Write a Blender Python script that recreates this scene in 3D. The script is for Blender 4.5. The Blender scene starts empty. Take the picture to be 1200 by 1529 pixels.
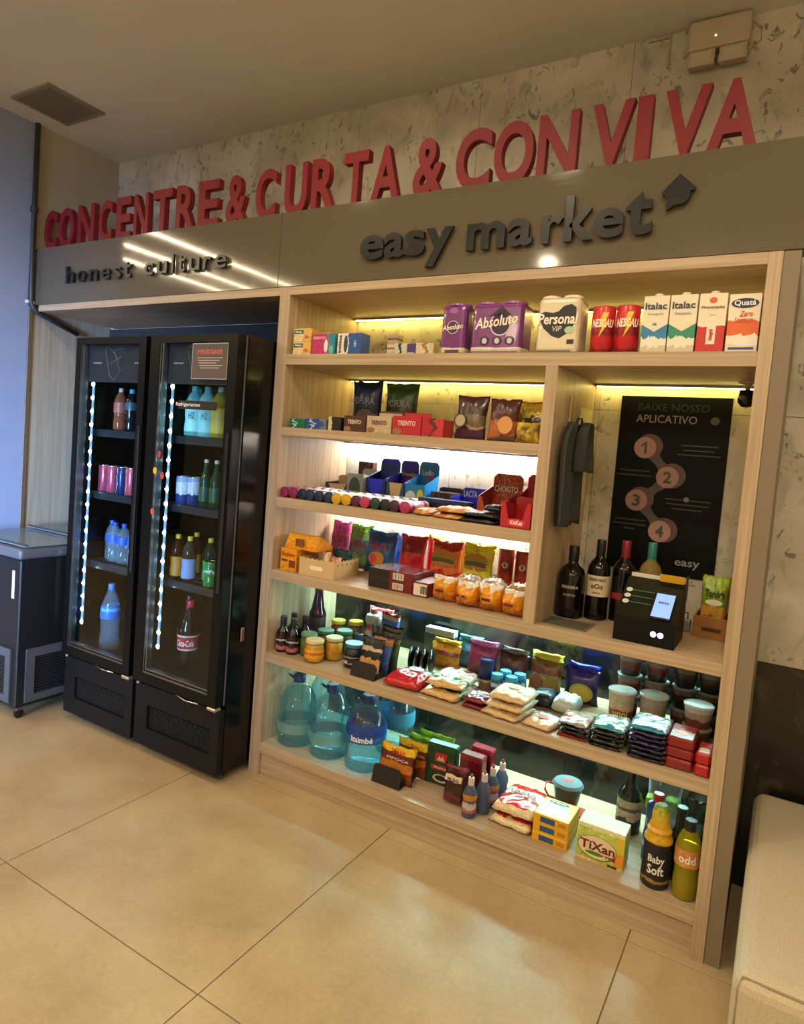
import bpy, bmesh, math, random
from mathutils import Vector, Matrix, noise as mnoise

S = bpy.context.scene
COL = S.collection
rnd = random.Random(7)

# ------------------------------------------------------------------ camera
def camera_basis(yaw, pitch, roll):
    cy, sy, cp, sp = math.cos(yaw), math.sin(yaw), math.cos(pitch), math.sin(pitch)
    fwd = Vector((-sy * cp, cy * cp, -sp)); right = Vector((cy, sy, 0)); up = right.cross(fwd)
    r2 = right * math.cos(roll) + up * math.sin(roll)
    u2 = -right * math.sin(roll) + up * math.cos(roll)
    return r2, u2, fwd
cam_d = bpy.data.cameras.new('camera'); cam = bpy.data.objects.new('camera', cam_d); COL.objects.link(cam)
r_, u_, f_ = camera_basis(math.radians(30.31), math.radians(3.60), math.radians(4.59))
m = Matrix((r_, u_, -f_)).transposed().to_4x4(); m.translation = Vector((0.167, -2.497, 1.699))
cam.matrix_world = m
cam_d.sensor_fit = 'HORIZONTAL'; cam_d.sensor_width = 36.0; cam_d.lens = 984.4 * 36 / 1200
cam_d.shift_y = -28.8 / 1200
cam_d.clip_start = 0.05
S.camera = cam

# ------------------------------------------------------------------ world, lights, exposure
w = bpy.data.worlds.new('world'); S.world = w; w.use_nodes = True
w.node_tree.nodes['Background'].inputs[0].default_value = (0.55, 0.7, 1, 1)
w.node_tree.nodes['Background'].inputs[1].default_value = 0.25
S.view_settings.view_transform = 'Standard'; S.view_settings.look = 'None'
S.view_settings.gamma = 1; S.view_settings.use_curve_mapping = False
S.view_settings.exposure = -0.22
S.cycles.use_denoising = True
S.cycles.max_bounces = 10; S.cycles.transparent_max_bounces = 24
S.cycles.sample_clamp_indirect = 4.0
S.cycles.caustics_reflective = False; S.cycles.caustics_refractive = False

def area_light(name, loc, rot, sx, sy, power, color, spread=180):
    d = bpy.data.lights.new(name, 'AREA'); d.shape = 'RECTANGLE'; d.size = sx; d.size_y = sy
    d.energy = power; d.color = color; d.spread = math.radians(spread)
    o = bpy.data.objects.new(name, d); COL.objects.link(o); o.location = loc; o.rotation_euler = rot
    return o
# daylight that falls in through the window of the wall behind the camera, towards the left wall
dl = area_light('window_daylight', (-2.1, -5.92, 1.35), (0, 0, 0), 1.9, 1.6, 85, (0.34, 0.56, 1.0), 36)
dl.rotation_euler = (Vector((-4.3, .1, 1.05)) - dl.location).to_track_quat('-Z', 'Y').to_euler()
WARM = (1.0, 0.81, 0.55)
DOWNLIGHT_W = 88

# ------------------------------------------------------------------ materials
def lin(h):
    h = h.lstrip('#'); out = []
    for i in (0, 2, 4):
        c = int(h[i:i + 2], 16) / 255
        out.append(c / 12.92 if c <= .04045 else ((c + .055) / 1.055) ** 2.4)
    return (*out, 1)
MATS = {}
def newmat(key):
    mt = bpy.data.materials.new(key); mt.use_nodes = True
    nt = mt.node_tree
    return mt, nt, nt.nodes, nt.links, nt.nodes['Principled BSDF']
def mat(hexcol, rough=.5, metal=0, coat=0, spec=.5):
    k = ('p', hexcol, rough, metal, coat, spec)
    if k in MATS: return MATS[k]
    mt, nt, N, L, p = newmat('surface_%s' % hexcol)
    p.inputs['Base Color'].default_value = lin(hexcol); p.inputs['Metallic'].default_value = metal
    p.inputs['Coat Weight'].default_value = coat; p.inputs['Specular IOR Level'].default_value = spec
    nz = N.new('ShaderNodeTexNoise'); nz.inputs['Scale'].default_value = 35
    mr = N.new('ShaderNodeMapRange'); mr.inputs[3].default_value = max(0, rough - .05); mr.inputs[4].default_value = min(1, rough + .05)
    L.new(nz.outputs['Fac'], mr.inputs[0]); L.new(mr.outputs[0], p.inputs['Roughness'])
    MATS[k] = mt; return mt
def emit(hexcol, strength):
    k = ('e', hexcol, strength)
    if k in MATS: return MATS[k]
    mt, nt, N, L, p = newmat('glow_%s' % hexcol)
    p.inputs['Base Color'].default_value = lin(hexcol)
    p.inputs['Emission Color'].default_value = lin(hexcol); p.inputs['Emission Strength'].default_value = strength
    MATS[k] = mt; return mt
def clear(hexcol, haze=.12, ior=1.45, rough=.03):
    """clear tinted plastic or glass: see-through with a Fresnel gloss and a little haze"""
    k = ('c', hexcol, haze, ior, rough)
    if k in MATS: return MATS[k]
    mt, nt, N, L, p = newmat('clear_%s' % hexcol)
    tr = N.new('ShaderNodeBsdfTransparent'); tr.inputs[0].default_value = lin(hexcol)
    gl = N.new('ShaderNodeBsdfGlossy'); gl.inputs['Roughness'].default_value = rough
    lw = N.new('ShaderNodeLayerWeight'); lw.inputs['Blend'].default_value = .5
    pw = N.new('ShaderNodeMath'); pw.operation = 'POWER'; pw.inputs[1].default_value = 5; L.new(lw.outputs['Facing'], pw.inputs[0])
    f0 = ((ior - 1) / (ior + 1)) ** 2
    fr = N.new('ShaderNodeMath'); fr.operation = 'MULTIPLY_ADD'; fr.inputs[1].default_value = 1 - f0; fr.inputs[2].default_value = f0; L.new(pw.outputs[0], fr.inputs[0])
    m1 = N.new('ShaderNodeMixShader'); L.new(fr.outputs[0], m1.inputs[0]); L.new(tr.outputs[0], m1.inputs[1]); L.new(gl.outputs[0], m1.inputs[2])
    df = N.new('ShaderNodeBsdfDiffuse'); df.inputs[0].default_value = lin(hexcol)
    m2 = N.new('ShaderNodeMixShader'); m2.inputs[0].default_value = haze
    L.new(m1.outputs[0], m2.inputs[1]); L.new(df.outputs[0], m2.inputs[2])
    L.new(m2.outputs[0], N['Material Output'].inputs[0])
    MATS[k] = mt; return mt
def bands(stops, axis='Z', wob=.05, rough=.35, coat=0, nscale=3.0, metal=0, busy=.55):
    """printed packaging: flat colours one above (or beside) the other with wobbly borders"""
    k = ('b', tuple(stops), axis, wob, rough, coat, nscale, metal, busy)
    if k in MATS: return MATS[k]
    mt, nt, N, L, p = newmat('print')
    tc = N.new('ShaderNodeTexCoord'); sx = N.new('ShaderNodeSeparateXYZ'); L.new(tc.outputs['Generated'], sx.inputs[0])
    nz = N.new('ShaderNodeTexNoise'); nz.inputs['Scale'].default_value = nscale; nz.inputs['Detail'].default_value = 2
    L.new(tc.outputs['Generated'], nz.inputs['Vector'])
    ma = N.new('ShaderNodeMath'); ma.operation = 'MULTIPLY_ADD'; ma.inputs[1].default_value = wob * 4
    sub = N.new('ShaderNodeMath'); sub.operation = 'SUBTRACT'; sub.inputs[1].default_value = .5
    L.new(nz.outputs['Fac'], sub.inputs[0]); L.new(sub.outputs[0], ma.inputs[0]); L.new(sx.outputs[axis], ma.inputs[2])
    cr = N.new('ShaderNodeValToRGB'); cr.color_ramp.interpolation = 'CONSTANT'
    e = cr.color_ramp.elements
    while len(e) > 1: e.remove(e[-1])
    e[0].position = stops[0][0]; e[0].color = lin(stops[0][1])
    for pos, c in stops[1:]:
        q = e.new(pos); q.color = lin(c)
    L.new(ma.outputs[0], cr.inputs[0])
    n2 = N.new('ShaderNodeTexNoise'); n2.inputs['Scale'].default_value = 11; n2.inputs['Detail'].default_value = 3; n2.inputs['Distortion'].default_value = .8
    L.new(tc.outputs['Generated'], n2.inputs['Vector'])
    r2 = N.new('ShaderNodeValToRGB'); q = r2.color_ramp.elements; q[0].position = .36; q[0].color = (.42, .42, .42, 1); q[1].position = .44; q[1].color = (1, 1, 1, 1)
    q2 = q.new(.60); q2.color = (1, 1, 1, 1); q3 = q.new(.66); q3.color = (1.7, 1.65, 1.55, 1)
    L.new(n2.outputs['Fac'], r2.inputs[0])
    mu = N.new('ShaderNodeMixRGB'); mu.blend_type = 'MULTIPLY'; mu.inputs[0].default_value = busy; L.new(cr.outputs[0], mu.inputs[1]); L.new(r2.outputs[0], mu.inputs[2])
    L.new(mu.outputs[0], p.inputs['Base Color'])
    p.inputs['Roughness'].default_value = rough; p.inputs['Coat Weight'].default_value = coat; p.inputs['Metallic'].default_value = metal
    MATS[k] = mt; return mt
def wood(axis, base='#bea88c', dark='#a08a6e'):
    k = ('w', axis, base)
    if k in MATS: return MATS[k]
    mt, nt, N, L, p = newmat('light_oak_' + axis)
    tc = N.new('ShaderNodeTexCoord'); mp = N.new('ShaderNodeMapping')
    sc = {'x': (1.2, 60, 60), 'z': (60, 60, 1.2), 'y': (60, 1.2, 60)}[axis]
    mp.inputs['Scale'].default_value = sc
    L.new(tc.outputs['Object'], mp.inputs[0])
    nz = N.new('ShaderNodeTexNoise'); nz.inputs['Scale'].default_value = 1.0; nz.inputs['Detail'].default_value = 5; nz.inputs['Roughness'].default_value = .65
    L.new(mp.outputs[0], nz.inputs['Vector'])
    cr = N.new('ShaderNodeValToRGB'); cr.color_ramp.elements[0].position = .36; cr.color_ramp.elements[0].color = lin(dark)
    cr.color_ramp.elements[1].position = .66; cr.color_ramp.elements[1].color = lin(base)
    L.new(nz.outputs['Fac'], cr.inputs[0]); L.new(cr.outputs[0], p.inputs['Base Color'])
    p.inputs['Roughness'].default_value = .42
    bp = N.new('ShaderNodeBump'); bp.inputs['Strength'].default_value = .08; bp.inputs['Distance'].default_value = .002
    L.new(nz.outputs['Fac'], bp.inputs['Height']); L.new(bp.outputs[0], p.inputs['Normal'])
    MATS[k] = mt; return mt
def stone_light():
    mt, nt, N, L, p = newmat('speckled_stone')
    geo = N.new('ShaderNodeNewGeometry')
    def ramp(src, a, ca, b, cb):
        r = N.new('ShaderNodeValToRGB'); r.color_ramp.elements[0].position = a; r.color_ramp.elements[0].color = lin(ca)
        r.color_ramp.elements[1].position = b; r.color_ramp.elements[1].color = lin(cb); L.new(src, r.inputs[0]); return r.outputs[0]
    def nz(scale, detail, dist=0, mul=(1, 1, 1)):
        mp = N.new('ShaderNodeMapping'); mp.inputs['Scale'].default_value = mul; L.new(geo.outputs['Position'], mp.inputs[0])
        n = N.new('ShaderNodeTexNoise'); n.inputs['Scale'].default_value = scale; n.inputs['Detail'].default_value = detail; n.inputs['Distortion'].default_value = dist
        L.new(mp.outputs[0], n.inputs['Vector']); return n.outputs['Fac']
    base = ramp(nz(3.2, 6, .6), .35, '#aaa391', .68, '#d2ccbc')
    veins = ramp(nz(9, 8, 1.6, (1, 1, .55)), .34, '#000000', .43, '#ffffff')
    specks = ramp(nz(30, 4, .9, (1, 1, .7)), .345, '#000000', .40, '#ffffff')
    gate = ramp(nz(4.5, 3), .42, '#ffffff', .56, '#000000')
    mx = N.new('ShaderNodeMixRGB'); mx.blend_type = 'MULTIPLY'; mx.inputs[0].default_value = .26; L.new(base, mx.inputs[1]); L.new(veins, mx.inputs[2])
    lt = N.new('ShaderNodeMixRGB'); lt.blend_type = 'LIGHTEN'; lt.inputs[0].default_value = 1; L.new(specks, lt.inputs[1]); L.new(gate, lt.inputs[2])
    m2 = N.new('ShaderNodeMixRGB'); m2.blend_type = 'MULTIPLY'; m2.inputs[0].default_value = .62; L.new(mx.outputs[0], m2.inputs[1]); L.new(lt.outputs[0], m2.inputs[2])
    L.new(m2.outputs[0], p.inputs['Base Color']); p.inputs['Roughness'].default_value = .5
    return mt
def marble_dark():
    mt, nt, N, L, p = newmat('dark_green_marble')
    geo = N.new('ShaderNodeNewGeometry')
    n = N.new('ShaderNodeTexNoise'); n.inputs['Scale'].default_value = 5; n.inputs['Detail'].default_value = 9; n.inputs['Distortion'].default_value = 1.2
    L.new(geo.outputs['Position'], n.inputs['Vector'])
    r = N.new('ShaderNodeValToRGB'); e = r.color_ramp.elements
    e[0].position = .3; e[0].color = lin('#0c0b09'); e[1].position = .78; e[1].color = lin('#5d5648')
    q = e.new(.55); q.color = lin('#1d1b16')
    L.new(n.outputs['Fac'], r.inputs[0]); L.new(r.outputs[0], p.inputs['Base Color']); p.inputs['Roughness'].default_value = .16
    return mt
def floor_mat():
    mt, nt, N, L, p = newmat('beige_porcelain')
    geo = N.new('ShaderNodeNewGeometry'); info = N.new('ShaderNodeObjectInfo')
    n = N.new('ShaderNodeTexNoise'); n.inputs['Scale'].default_value = 2.2; n.inputs['Detail'].default_value = 8; n.inputs['Roughness'].default_value = .62
    L.new(geo.outputs['Position'], n.inputs['Vector'])
    r = N.new('ShaderNodeValToRGB'); r.color_ramp.elements[0].position = .3; r.color_ramp.elements[0].color = lin('#a9926c')
    r.color_ramp.elements[1].position = .72; r.color_ramp.elements[1].color = lin('#c7b28c'); L.new(n.outputs['Fac'], r.inputs[0])
    n2 = N.new('ShaderNodeTexNoise'); n2.inputs['Scale'].default_value = 60; n2.inputs['Detail'].default_value = 4; L.new(geo.outputs['Position'], n2.inputs['Vector'])
    r2 = N.new('ShaderNodeValToRGB'); r2.color_ramp.elements[0].position = .3; r2.color_ramp.elements[0].color = (.8, .8, .8, 1); r2.color_ramp.elements[1].position = .7; L.new(n2.outputs['Fac'], r2.inputs[0])
    mx = N.new('ShaderNodeMixRGB'); mx.blend_type = 'MULTIPLY'; mx.inputs[0].default_value = .55; L.new(r.outputs[0], mx.inputs[1]); L.new(r2.outputs[0], mx.inputs[2])
    L.new(mx.outputs[0], p.inputs['Base Color'])
    rr = N.new('ShaderNodeMapRange'); rr.inputs[3].default_value = .30; rr.inputs[4].default_value = .46; L.new(n2.outputs['Fac'], rr.inputs[0]); L.new(rr.outputs[0], p.inputs['Roughness'])
    return mt
def noisy(hexa, hexb, scale, rough=.8, bump=.0):
    mt, nt, N, L, p = newmat('mottled')
    tc = N.new('ShaderNodeTexCoord'); n = N.new('ShaderNodeTexNoise'); n.inputs['Scale'].default_value = scale; n.inputs['Detail'].default_value = 6
    L.new(tc.outputs['Object'], n.inputs['Vector'])
    r = N.new('ShaderNodeValToRGB'); r.color_ramp.elements[0].position = .35; r.color_ramp.elements[0].color = lin(hexa)
    r.color_ramp.elements[1].position = .65; r.color_ramp.elements[1].color = lin(hexb); L.new(n.outputs['Fac'], r.inputs[0]); L.new(r.outputs[0], p.inputs['Base Color'])
    p.inputs['Roughness'].default_value = rough
    if bump:
        b = N.new('ShaderNodeBump'); b.inputs['Strength'].default_value = bump; b.inputs['Distance'].default_value = .003; L.new(n.outputs['Fac'], b.inputs['Height']); L.new(b.outputs[0], p.inputs['Normal'])
    return mt
WX, WZ, WY = wood('x'), wood('z'), wood('y')
WPALE = wood('z', '#b9ad97', '#a39781')
STONE, MARBLE, FLOOR = stone_light(), marble_dark(), floor_mat()
BLACK = mat('#0b0c0e', .35); BLACKM = mat('#090a0c', .55, 0, 0, .3); CHROME = mat('#c8c8c8', .2, 1); WHITE = mat('#e8e6df', .5)
GREYM = mat('#4b4d50', .5); ALU = mat('#9a9da2', .3, 1)
GLASS = clear('#f4fbff', 0, 1.45, .0)

# ------------------------------------------------------------------ mesh helpers
def link(o): COL.objects.link(o); return o
def bm_mesh(bm, name='mesh', smooth=False):
    me = bpy.data.meshes.new(name); bm.normal_update(); bm.to_mesh(me); bm.free()
    if smooth:
        for p in me.polygons: p.use_smooth = True
    return me
def box_bm(bm, x0, x1, y0, y1, z0, z1, bev=0, seg=1):
    r = bmesh.ops.create_cube(bm, size=1)
    vs = r['verts']
    for v in vs:
        v.co = Vector(((x0 + x1) / 2 + v.co.x * (x1 - x0), (y0 + y1) / 2 + v.co.y * (y1 - y0), (z0 + z1) / 2 + v.co.z * (z1 - z0)))
    if bev:
        es = list({e for v in vs for e in v.link_edges})
        bmesh.ops.bevel(bm, geom=es, offset=bev, segments=seg, affect='EDGES', profile=.5)
    return bm
def box_me(x0, x1, y0, y1, z0, z1, bev=.0, seg=1):
    return bm_mesh(box_bm(bmesh.new(), x0, x1, y0, y1, z0, z1, bev, seg))
def lathe_me(prof, seg=24, cap=True):
    bm = bmesh.new(); rings = []
    for r, z in prof:
        rings.append([bm.verts.new((r * math.cos(2 * math.pi * i / seg), r * math.sin(2 * math.pi * i / seg), z)) for i in range(seg)])
    for a, b in zip(rings, rings[1:]):
        for i in range(seg):
            bm.faces.new((a[i], a[(i + 1) % seg], b[(i + 1) % seg], b[i]))
    if cap:
        bm.faces.new(list(reversed(rings[0]))); bm.faces.new(rings[-1])
    me = bm_mesh(bm)
    for p in me.polygons: p.use_smooth = len(p.vertices) == 4
    try: me.set_sharp_from_angle(angle=math.radians(40))
    except Exception: pass
    return me
def tube_me(pts, r, seg=8):
    """round bar along a polyline"""
    bm = bmesh.new(); rings = []
    pts = [Vector(p) for p in pts]
    up = Vector((0, 0, 1))
    for i, p in enumerate(pts):
        d = (pts[min(i + 1, len(pts) - 1)] - pts[max(i - 1, 0)]).normalized()
        a = d.cross(up)
        if a.length < 1e-3: a = d.cross(Vector((1, 0, 0)))
        a.normalize(); b = d.cross(a)
        rings.append([bm.verts.new(p + (a * math.cos(2 * math.pi * k / seg) + b * math.sin(2 * math.pi * k / seg)) * r) for k in range(seg)])
    for a, b in zip(rings, rings[1:]):
        for i in range(seg): bm.faces.new((a[i], a[(i + 1) % seg], b[(i + 1) % seg], b[i]))
    bm.faces.new(rings[0]); bm.faces.new(list(reversed(rings[-1])))
    bmesh.ops.recalc_face_normals(bm, faces=bm.faces[:])
    return bm_mesh(bm, smooth=True)
def prism_me(poly, y0, y1):
    """polygon in the XZ plane extruded along Y"""
    bm = bmesh.new()
    a = [bm.verts.new((x, y0, z)) for x, z in poly]; b = [bm.verts.new((x, y1, z)) for x, z in poly]
    n = len(poly)
    bm.faces.new(a); bm.faces.new(list(reversed(b)))
    for i in range(n): bm.faces.new((a[i], b[i], b[(i + 1) % n], a[(i + 1) % n]))
    bmesh.ops.recalc_face_normals(bm, faces=bm.faces[:])
    return bm_mesh(bm)
def prism_x(poly, x0, x1):
    """polygon in the YZ plane extruded along X"""
    me = prism_me(poly, x0, x1)
    for v in me.vertices: v.co = (v.co.y, v.co.x, v.co.z)
    me.flip_normals()
    return me
def bag_me(wd, h, t, seed=0, n=15, kind='pillow', wr=.006):
    """puffed bag standing on its lower seam; kind pouch = wide foot, narrow top"""
    bm = bmesh.new(); grid = {}
    for side in (0, 1):
        for i in range(n + 1):
            for j in range(n + 1):
                u = -1 + 2 * i / n; v = j / n
                edge = i in (0, n) or j in (0, n)
                if side and edge: grid[side, i, j] = grid[0, i, j]; continue
                body = max(0, 1 - abs(u) ** 2.6) ** .6
                if kind == 'pouch': vert = (1 - v ** 1.6) * min(1, .35 + v * 6)
                else:
                    c = min(1, max(0, (v - .05) / .9)); vert = math.sin(math.pi * c) ** .55
                th = t / 2 * body * vert + (.0008 if not edge else 0)
                x = u * wd / 2 * (1 - .07 * math.sin(math.pi * v) + .03 * (2 * v - 1) ** 2)
                q = Vector((u * 2.3 + seed * 7.1, v * 3.1, side * 5.0 + seed))
                if not edge: th += wr * mnoise.noise(q * 1.4) * (.4 + body) + wr * .5 * mnoise.noise(q * 4)
                th = max(th, .0006 if not edge else 0)
                z = v * h
                if j == n: z += .004 * mnoise.noise(Vector((u * 3, seed, 1))) * 2 - .006 * (1 - abs(u))
                if j == 0: z = 0
                zz = wr * 1.2 * mnoise.noise(Vector((u * 1.7, v * 2 + 9, seed * 3.3)))
                grid[side, i, j] = bm.verts.new((x, (-th if side == 0 else th) + zz, z))
    for i in range(n):
        for j in range(n):
            f = [grid[0, i, j], grid[0, i + 1, j], grid[0, i + 1, j + 1], grid[0, i, j + 1]]
            bm.faces.new(f)
            f = [grid[1, i, j], grid[1, i, j + 1], grid[1, i + 1, j + 1], grid[1, i + 1, j]]
            try: bm.faces.new(f)
            except ValueError: pass
    return bm_mesh(bm, smooth=True)
def sack_me(wd, d, h, seed=0, n=14, wr=.005, flat=.35):
    """filled bag lying flat: wd along X, d along Y, h thick, with pinched seams at the two Y ends"""
    bm = bmesh.new(); grid = {}
    for side in (0, 1):
        for i in range(n + 1):
            for j in range(n + 1):
                u = -1 + 2 * i / n; v = -1 + 2 * j / n
                edge = i in (0, n) or j in (0, n)
                if side and edge: grid[side, i, j] = grid[0, i, j]; continue
                p = (max(0, 1 - abs(u) ** 5) ** .5) * (max(0, 1 - max(0, (abs(v) - .0)) ** 4) ** .55)
                q = Vector((u * 2 + seed * 3.7, v * 2.2, seed * 1.3 + side))
                nz = wr * mnoise.noise(q * 1.6) + wr * .5 * mnoise.noise(q * 4.5)
                mid = h * flat
                z = mid + (h - mid) * p + nz * p * 1.5 if side else mid - mid * p
                if edge: z = mid + nz
                x = u * wd / 2 * (1 - .05 * v * v) + (nz if not edge else 0)
                grid[side, i, j] = bm.verts.new((x, v * d / 2 * (1 - .03 * u * u), max(z, 0)))
    for i in range(n):
        for j in range(n):
            try: bm.faces.new([grid[0, i, j], grid[0, i, j + 1], grid[0, i + 1, j + 1], grid[0, i + 1, j]])
            except ValueError: pass
            try: bm.faces.new([grid[1, i, j], grid[1, i + 1, j], grid[1, i + 1, j + 1], grid[1, i, j + 1]])
            except ValueError: pass
    return bm_mesh(bm, smooth=True)

# ------------------------------------------------------------------ objects
def thing(name, label, cat, loc=(0, 0, 0), rz=0, group=None, rx=0):
    o = link(bpy.data.objects.new(name, None)); o.empty_display_size = .02
    o.location = loc; o.rotation_euler = (rx, 0, rz)
    o['label'] = label; o['category'] = cat
    if group: o['group'] = group
    return o
def part(name, me, mt, parent=None, loc=(0, 0, 0), rot=(0, 0, 0), label=None):
    if me.users and me.materials: pass
    elif not me.materials: me.materials.append(mt)
    o = link(bpy.data.objects.new(name, me)); o.parent = parent; o.location = loc; o.rotation_euler = rot
    if me.materials and me.materials[0] != mt:
        o.material_slots[0].link = 'OBJECT'; o.material_slots[0].material = mt
    if label: o['label'] = label
    return o
def single(name, me, mt, label, cat, loc=(0, 0, 0), rot=(0, 0, 0), group=None):
    o = part(name, me, mt, None, loc, rot); o['label'] = label; o['category'] = cat
    if group: o['group'] = group
    return o
def struct(name, me, mt, parent=None, loc=(0, 0, 0)):
    o = part(name, me, mt, parent, loc)
    if parent is None: o['kind'] = 'structure'
    return o
def copy_tree(o, parent=None):
    c = o.copy(); link(c); c.parent = parent
    for ch in list(o.children): copy_tree(ch, c)
    return c
TXT = {}
def text_me(s, bold=0.0, shear=0.0, depth=.02, sharp=4):
    k = (s, bold, shear, depth, sharp)
    if k not in TXT:
        cu = bpy.data.curves.new('lettering', 'FONT'); cu.body = s; cu.align_x = 'LEFT'
        cu.offset = bold; cu.shear = shear; cu.extrude = depth; cu.resolution_u = sharp; cu.size = 1; cu.space_line = .85
        ob = bpy.data.objects.new('lettering', cu)
        me = bpy.data.meshes.new_from_object(ob)
        bpy.data.objects.remove(ob); bpy.data.curves.remove(cu)
        TXT[k] = [tuple(v.co) for v in me.vertices], [tuple(p.vertices) for p in me.polygons]
        bpy.data.meshes.remove(me)
    return TXT[k]
def fit_text(s, wd=None, h=None, thick=.0006, bold=.0, shear=0, sharp=2, wrap=None, tilt=0):
    """mesh of a word in the XZ plane facing -Y, centred on the origin, sized to wd and/or h; wrap = radius to bend around"""
    vs, fs = text_me(s, bold, shear, .02, sharp)
    xs = [v[0] for v in vs]; ys = [v[1] for v in vs]; zs = [v[2] for v in vs]
    x0, x1, y0, y1 = min(xs), max(xs), min(ys), max(ys)
    kx = wd / (x1 - x0) if wd else None; ky = h / (y1 - y0) if h else None
    kx = kx or ky; ky = ky or kx; kz = thick / (max(zs) - min(zs) + 1e-9)
    out = []
    ct, st = math.cos(tilt), math.sin(tilt)
    for x, y, z in vs:
        X = (x - (x0 + x1) / 2) * kx; Z = (y - (y0 + y1) / 2) * ky; Y = -(z - min(zs)) * kz
        X, Z = X * ct - Z * st, X * st + Z * ct
        if wrap:
            a = X / wrap; R = wrap - Y
            X, Y = R * math.sin(a), -R * math.cos(a)
        out.append((X, Y, Z))
    me = bpy.data.meshes.new('lettering'); me.from_pydata(out, [], fs); me.update()
    return me
def txt(parent, s, x, z, y, col, wd=None, h=None, bold=.02, shear=0, tilt=0, wrap=None, rough=.5, rz=0, sharp=2, name='lettering', emis=0):
    me = fit_text(s, wd, h, .0006, bold, shear, sharp, wrap, tilt)
    return part(name, me, emit(col, emis) if emis else mat(col, rough), parent, (x, y, z), (0, 0, rz))
def disc_me(rx, rz, thick=.0006, n=24, a0=0, a1=2 * math.pi):
    return prism_me([(rx * math.cos(a0 + (a1 - a0) * i / n), rz * math.sin(a0 + (a1 - a0) * i / n)) for i in range(n)], -thick, 0)
def patch(parent, x0, x1, z0, z1, y, col, name='printed_panel', rough=.45):
    return part(name, box_me(x0, x1, y - .0005, y, z0, z1), mat(col, rough), parent)
def oval(parent, x, z, rx, rz, y, col, name='emblem'):
    return part(name, disc_me(rx, rz), mat(col, .45), parent, (x, y, z))

# ================================================================== the room
BACK, CEIL, XL = .575, 3.585, -4.18
FX0, FX1, FY0 = -9.0, 3.5, -6.0
fl = struct('floor', box_me(FX0, FX1, FY0, BACK + .1, -.05, -.004), mat('#7a6a50', .8))
tile = box_me(-.5245, .5245, -.5255, .5255, -.004, 0, .0012)
for i in range(-6, 6):
    for j in range(-5, 2):
        cx, cy = -2.28 + 1.053 * i + .5265, -1.10 + 1.055 * j + .5275
        if FX0 < cx - .5 and cx + .5 < FX1 + .3 and FY0 - .4 < cy - .4:
            part('tile', tile, FLOOR, fl, (cx, cy, 0))
ceil = struct('ceiling', box_me(FX0, FX1, FY0, BACK + .1, CEIL, CEIL + .1), noisy('#d6d5d0', '#dcdbd6', 2, .9))
wb = struct('wall_back', box_me(FX0, FX1, BACK + .012, BACK + .12, 0, CEIL), mat('#5b5547', .9))
xs = [.116 + .735 * k for k in range(-12, 6)]
for a, b in zip(xs, xs[1:]):
    a2, b2 = max(a, -4.3), min(b, FX1)
    if b2 - a2 < .05: continue
    for z0, z1, mt in ((0, .955, MARBLE), (.957, 1.958, STONE), (1.96, CEIL, STONE)):
        part('stone_slab', box_me(a2 + .0008, b2 - .0008, BACK, BACK + .02, z0, z1, .0008), mt, wb)
DAYLIT_BLUEW = noisy('#8f9ebd', '#97a5c2', 3, .7); BEIGEW = noisy('#a99f8a', '#b2a993', 3, .75)  # blue daylight is partly put into the left wall's colour
xl0_ = -2.075
wl = struct('wall_left', box_me(XL - .12, XL, -.65, -.012, 0, CEIL), DAYLIT_BLUEW)
struct('niche_wall', box_me(XL - .12, XL, -.012, BACK + .01, 2.41, CEIL), BEIGEW, wl)
struct('oak_panel', box_me(XL - .12, XL + .004, -.012, BACK + .01, 0, 2.41), WPALE, wl)
struct('niche_back', box_me(XL + .005, xl0_ , BACK - .012, BACK - .0005, 0, 2.405), mat('#2b2b2d', .7), wl)
struct('trim_1', box_me(XL, XL + .012, -.03, .0, 0, 2.42, .003), mat('#6d5d4c', .5))
struct('wall_right', box_me(FX1, FX1 + .1, FY0, BACK + .1, 0, CEIL), mat('#d8cfbc', .8))
struct('wall_left_far', box_me(FX0 - .1, FX0, FY0, BACK + .1, 0, CEIL), mat('#3c434e', .8))
# wall behind the camera with the window the daylight comes through
bm = bmesh.new()
WX0, WX1, WZ0, WZ1 = -3.2, -1.0, .5, 2.7
for x0, x1, z0, z1 in ((FX0, WX0, 0, CEIL), (WX1, FX1, 0, CEIL), (WX0, WX1, 0, WZ0), (WX0, WX1, WZ1, CEIL)):
    box_bm(bm, x0, x1, FY0 - .1, FY0, z0, z1)
struct('wall_front', bm_mesh(bm), mat('#d8cfbc', .8))
bm = bmesh.new()
for x0, x1, z0, z1 in ((WX0, WX0 + .05, WZ0, WZ1), (WX1 - .05, WX1, WZ0, WZ1), (WX0 + .05, WX1 - .05, WZ0, WZ0 + .05), (WX0 + .05, WX1 - .05, WZ1 - .05, WZ1), (-2.12, -2.08, WZ0 + .05, WZ1 - .05)):
    box_bm(bm, x0, x1, FY0 - .07, FY0 - .01, z0, z1)
wn = struct('window_1', bm_mesh(bm), mat('#2a2c2e', .4))
struct('pane', box_me(WX0 + .05, -2.12, FY0 - .045, FY0 - .04, WZ0 + .05, WZ1 - .05), GLASS, wn)
struct('pane', box_me(-2.08, WX1 - .05, FY0 - .045, FY0 - .04, WZ0 + .05, WZ1 - .05), GLASS, wn)

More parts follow.
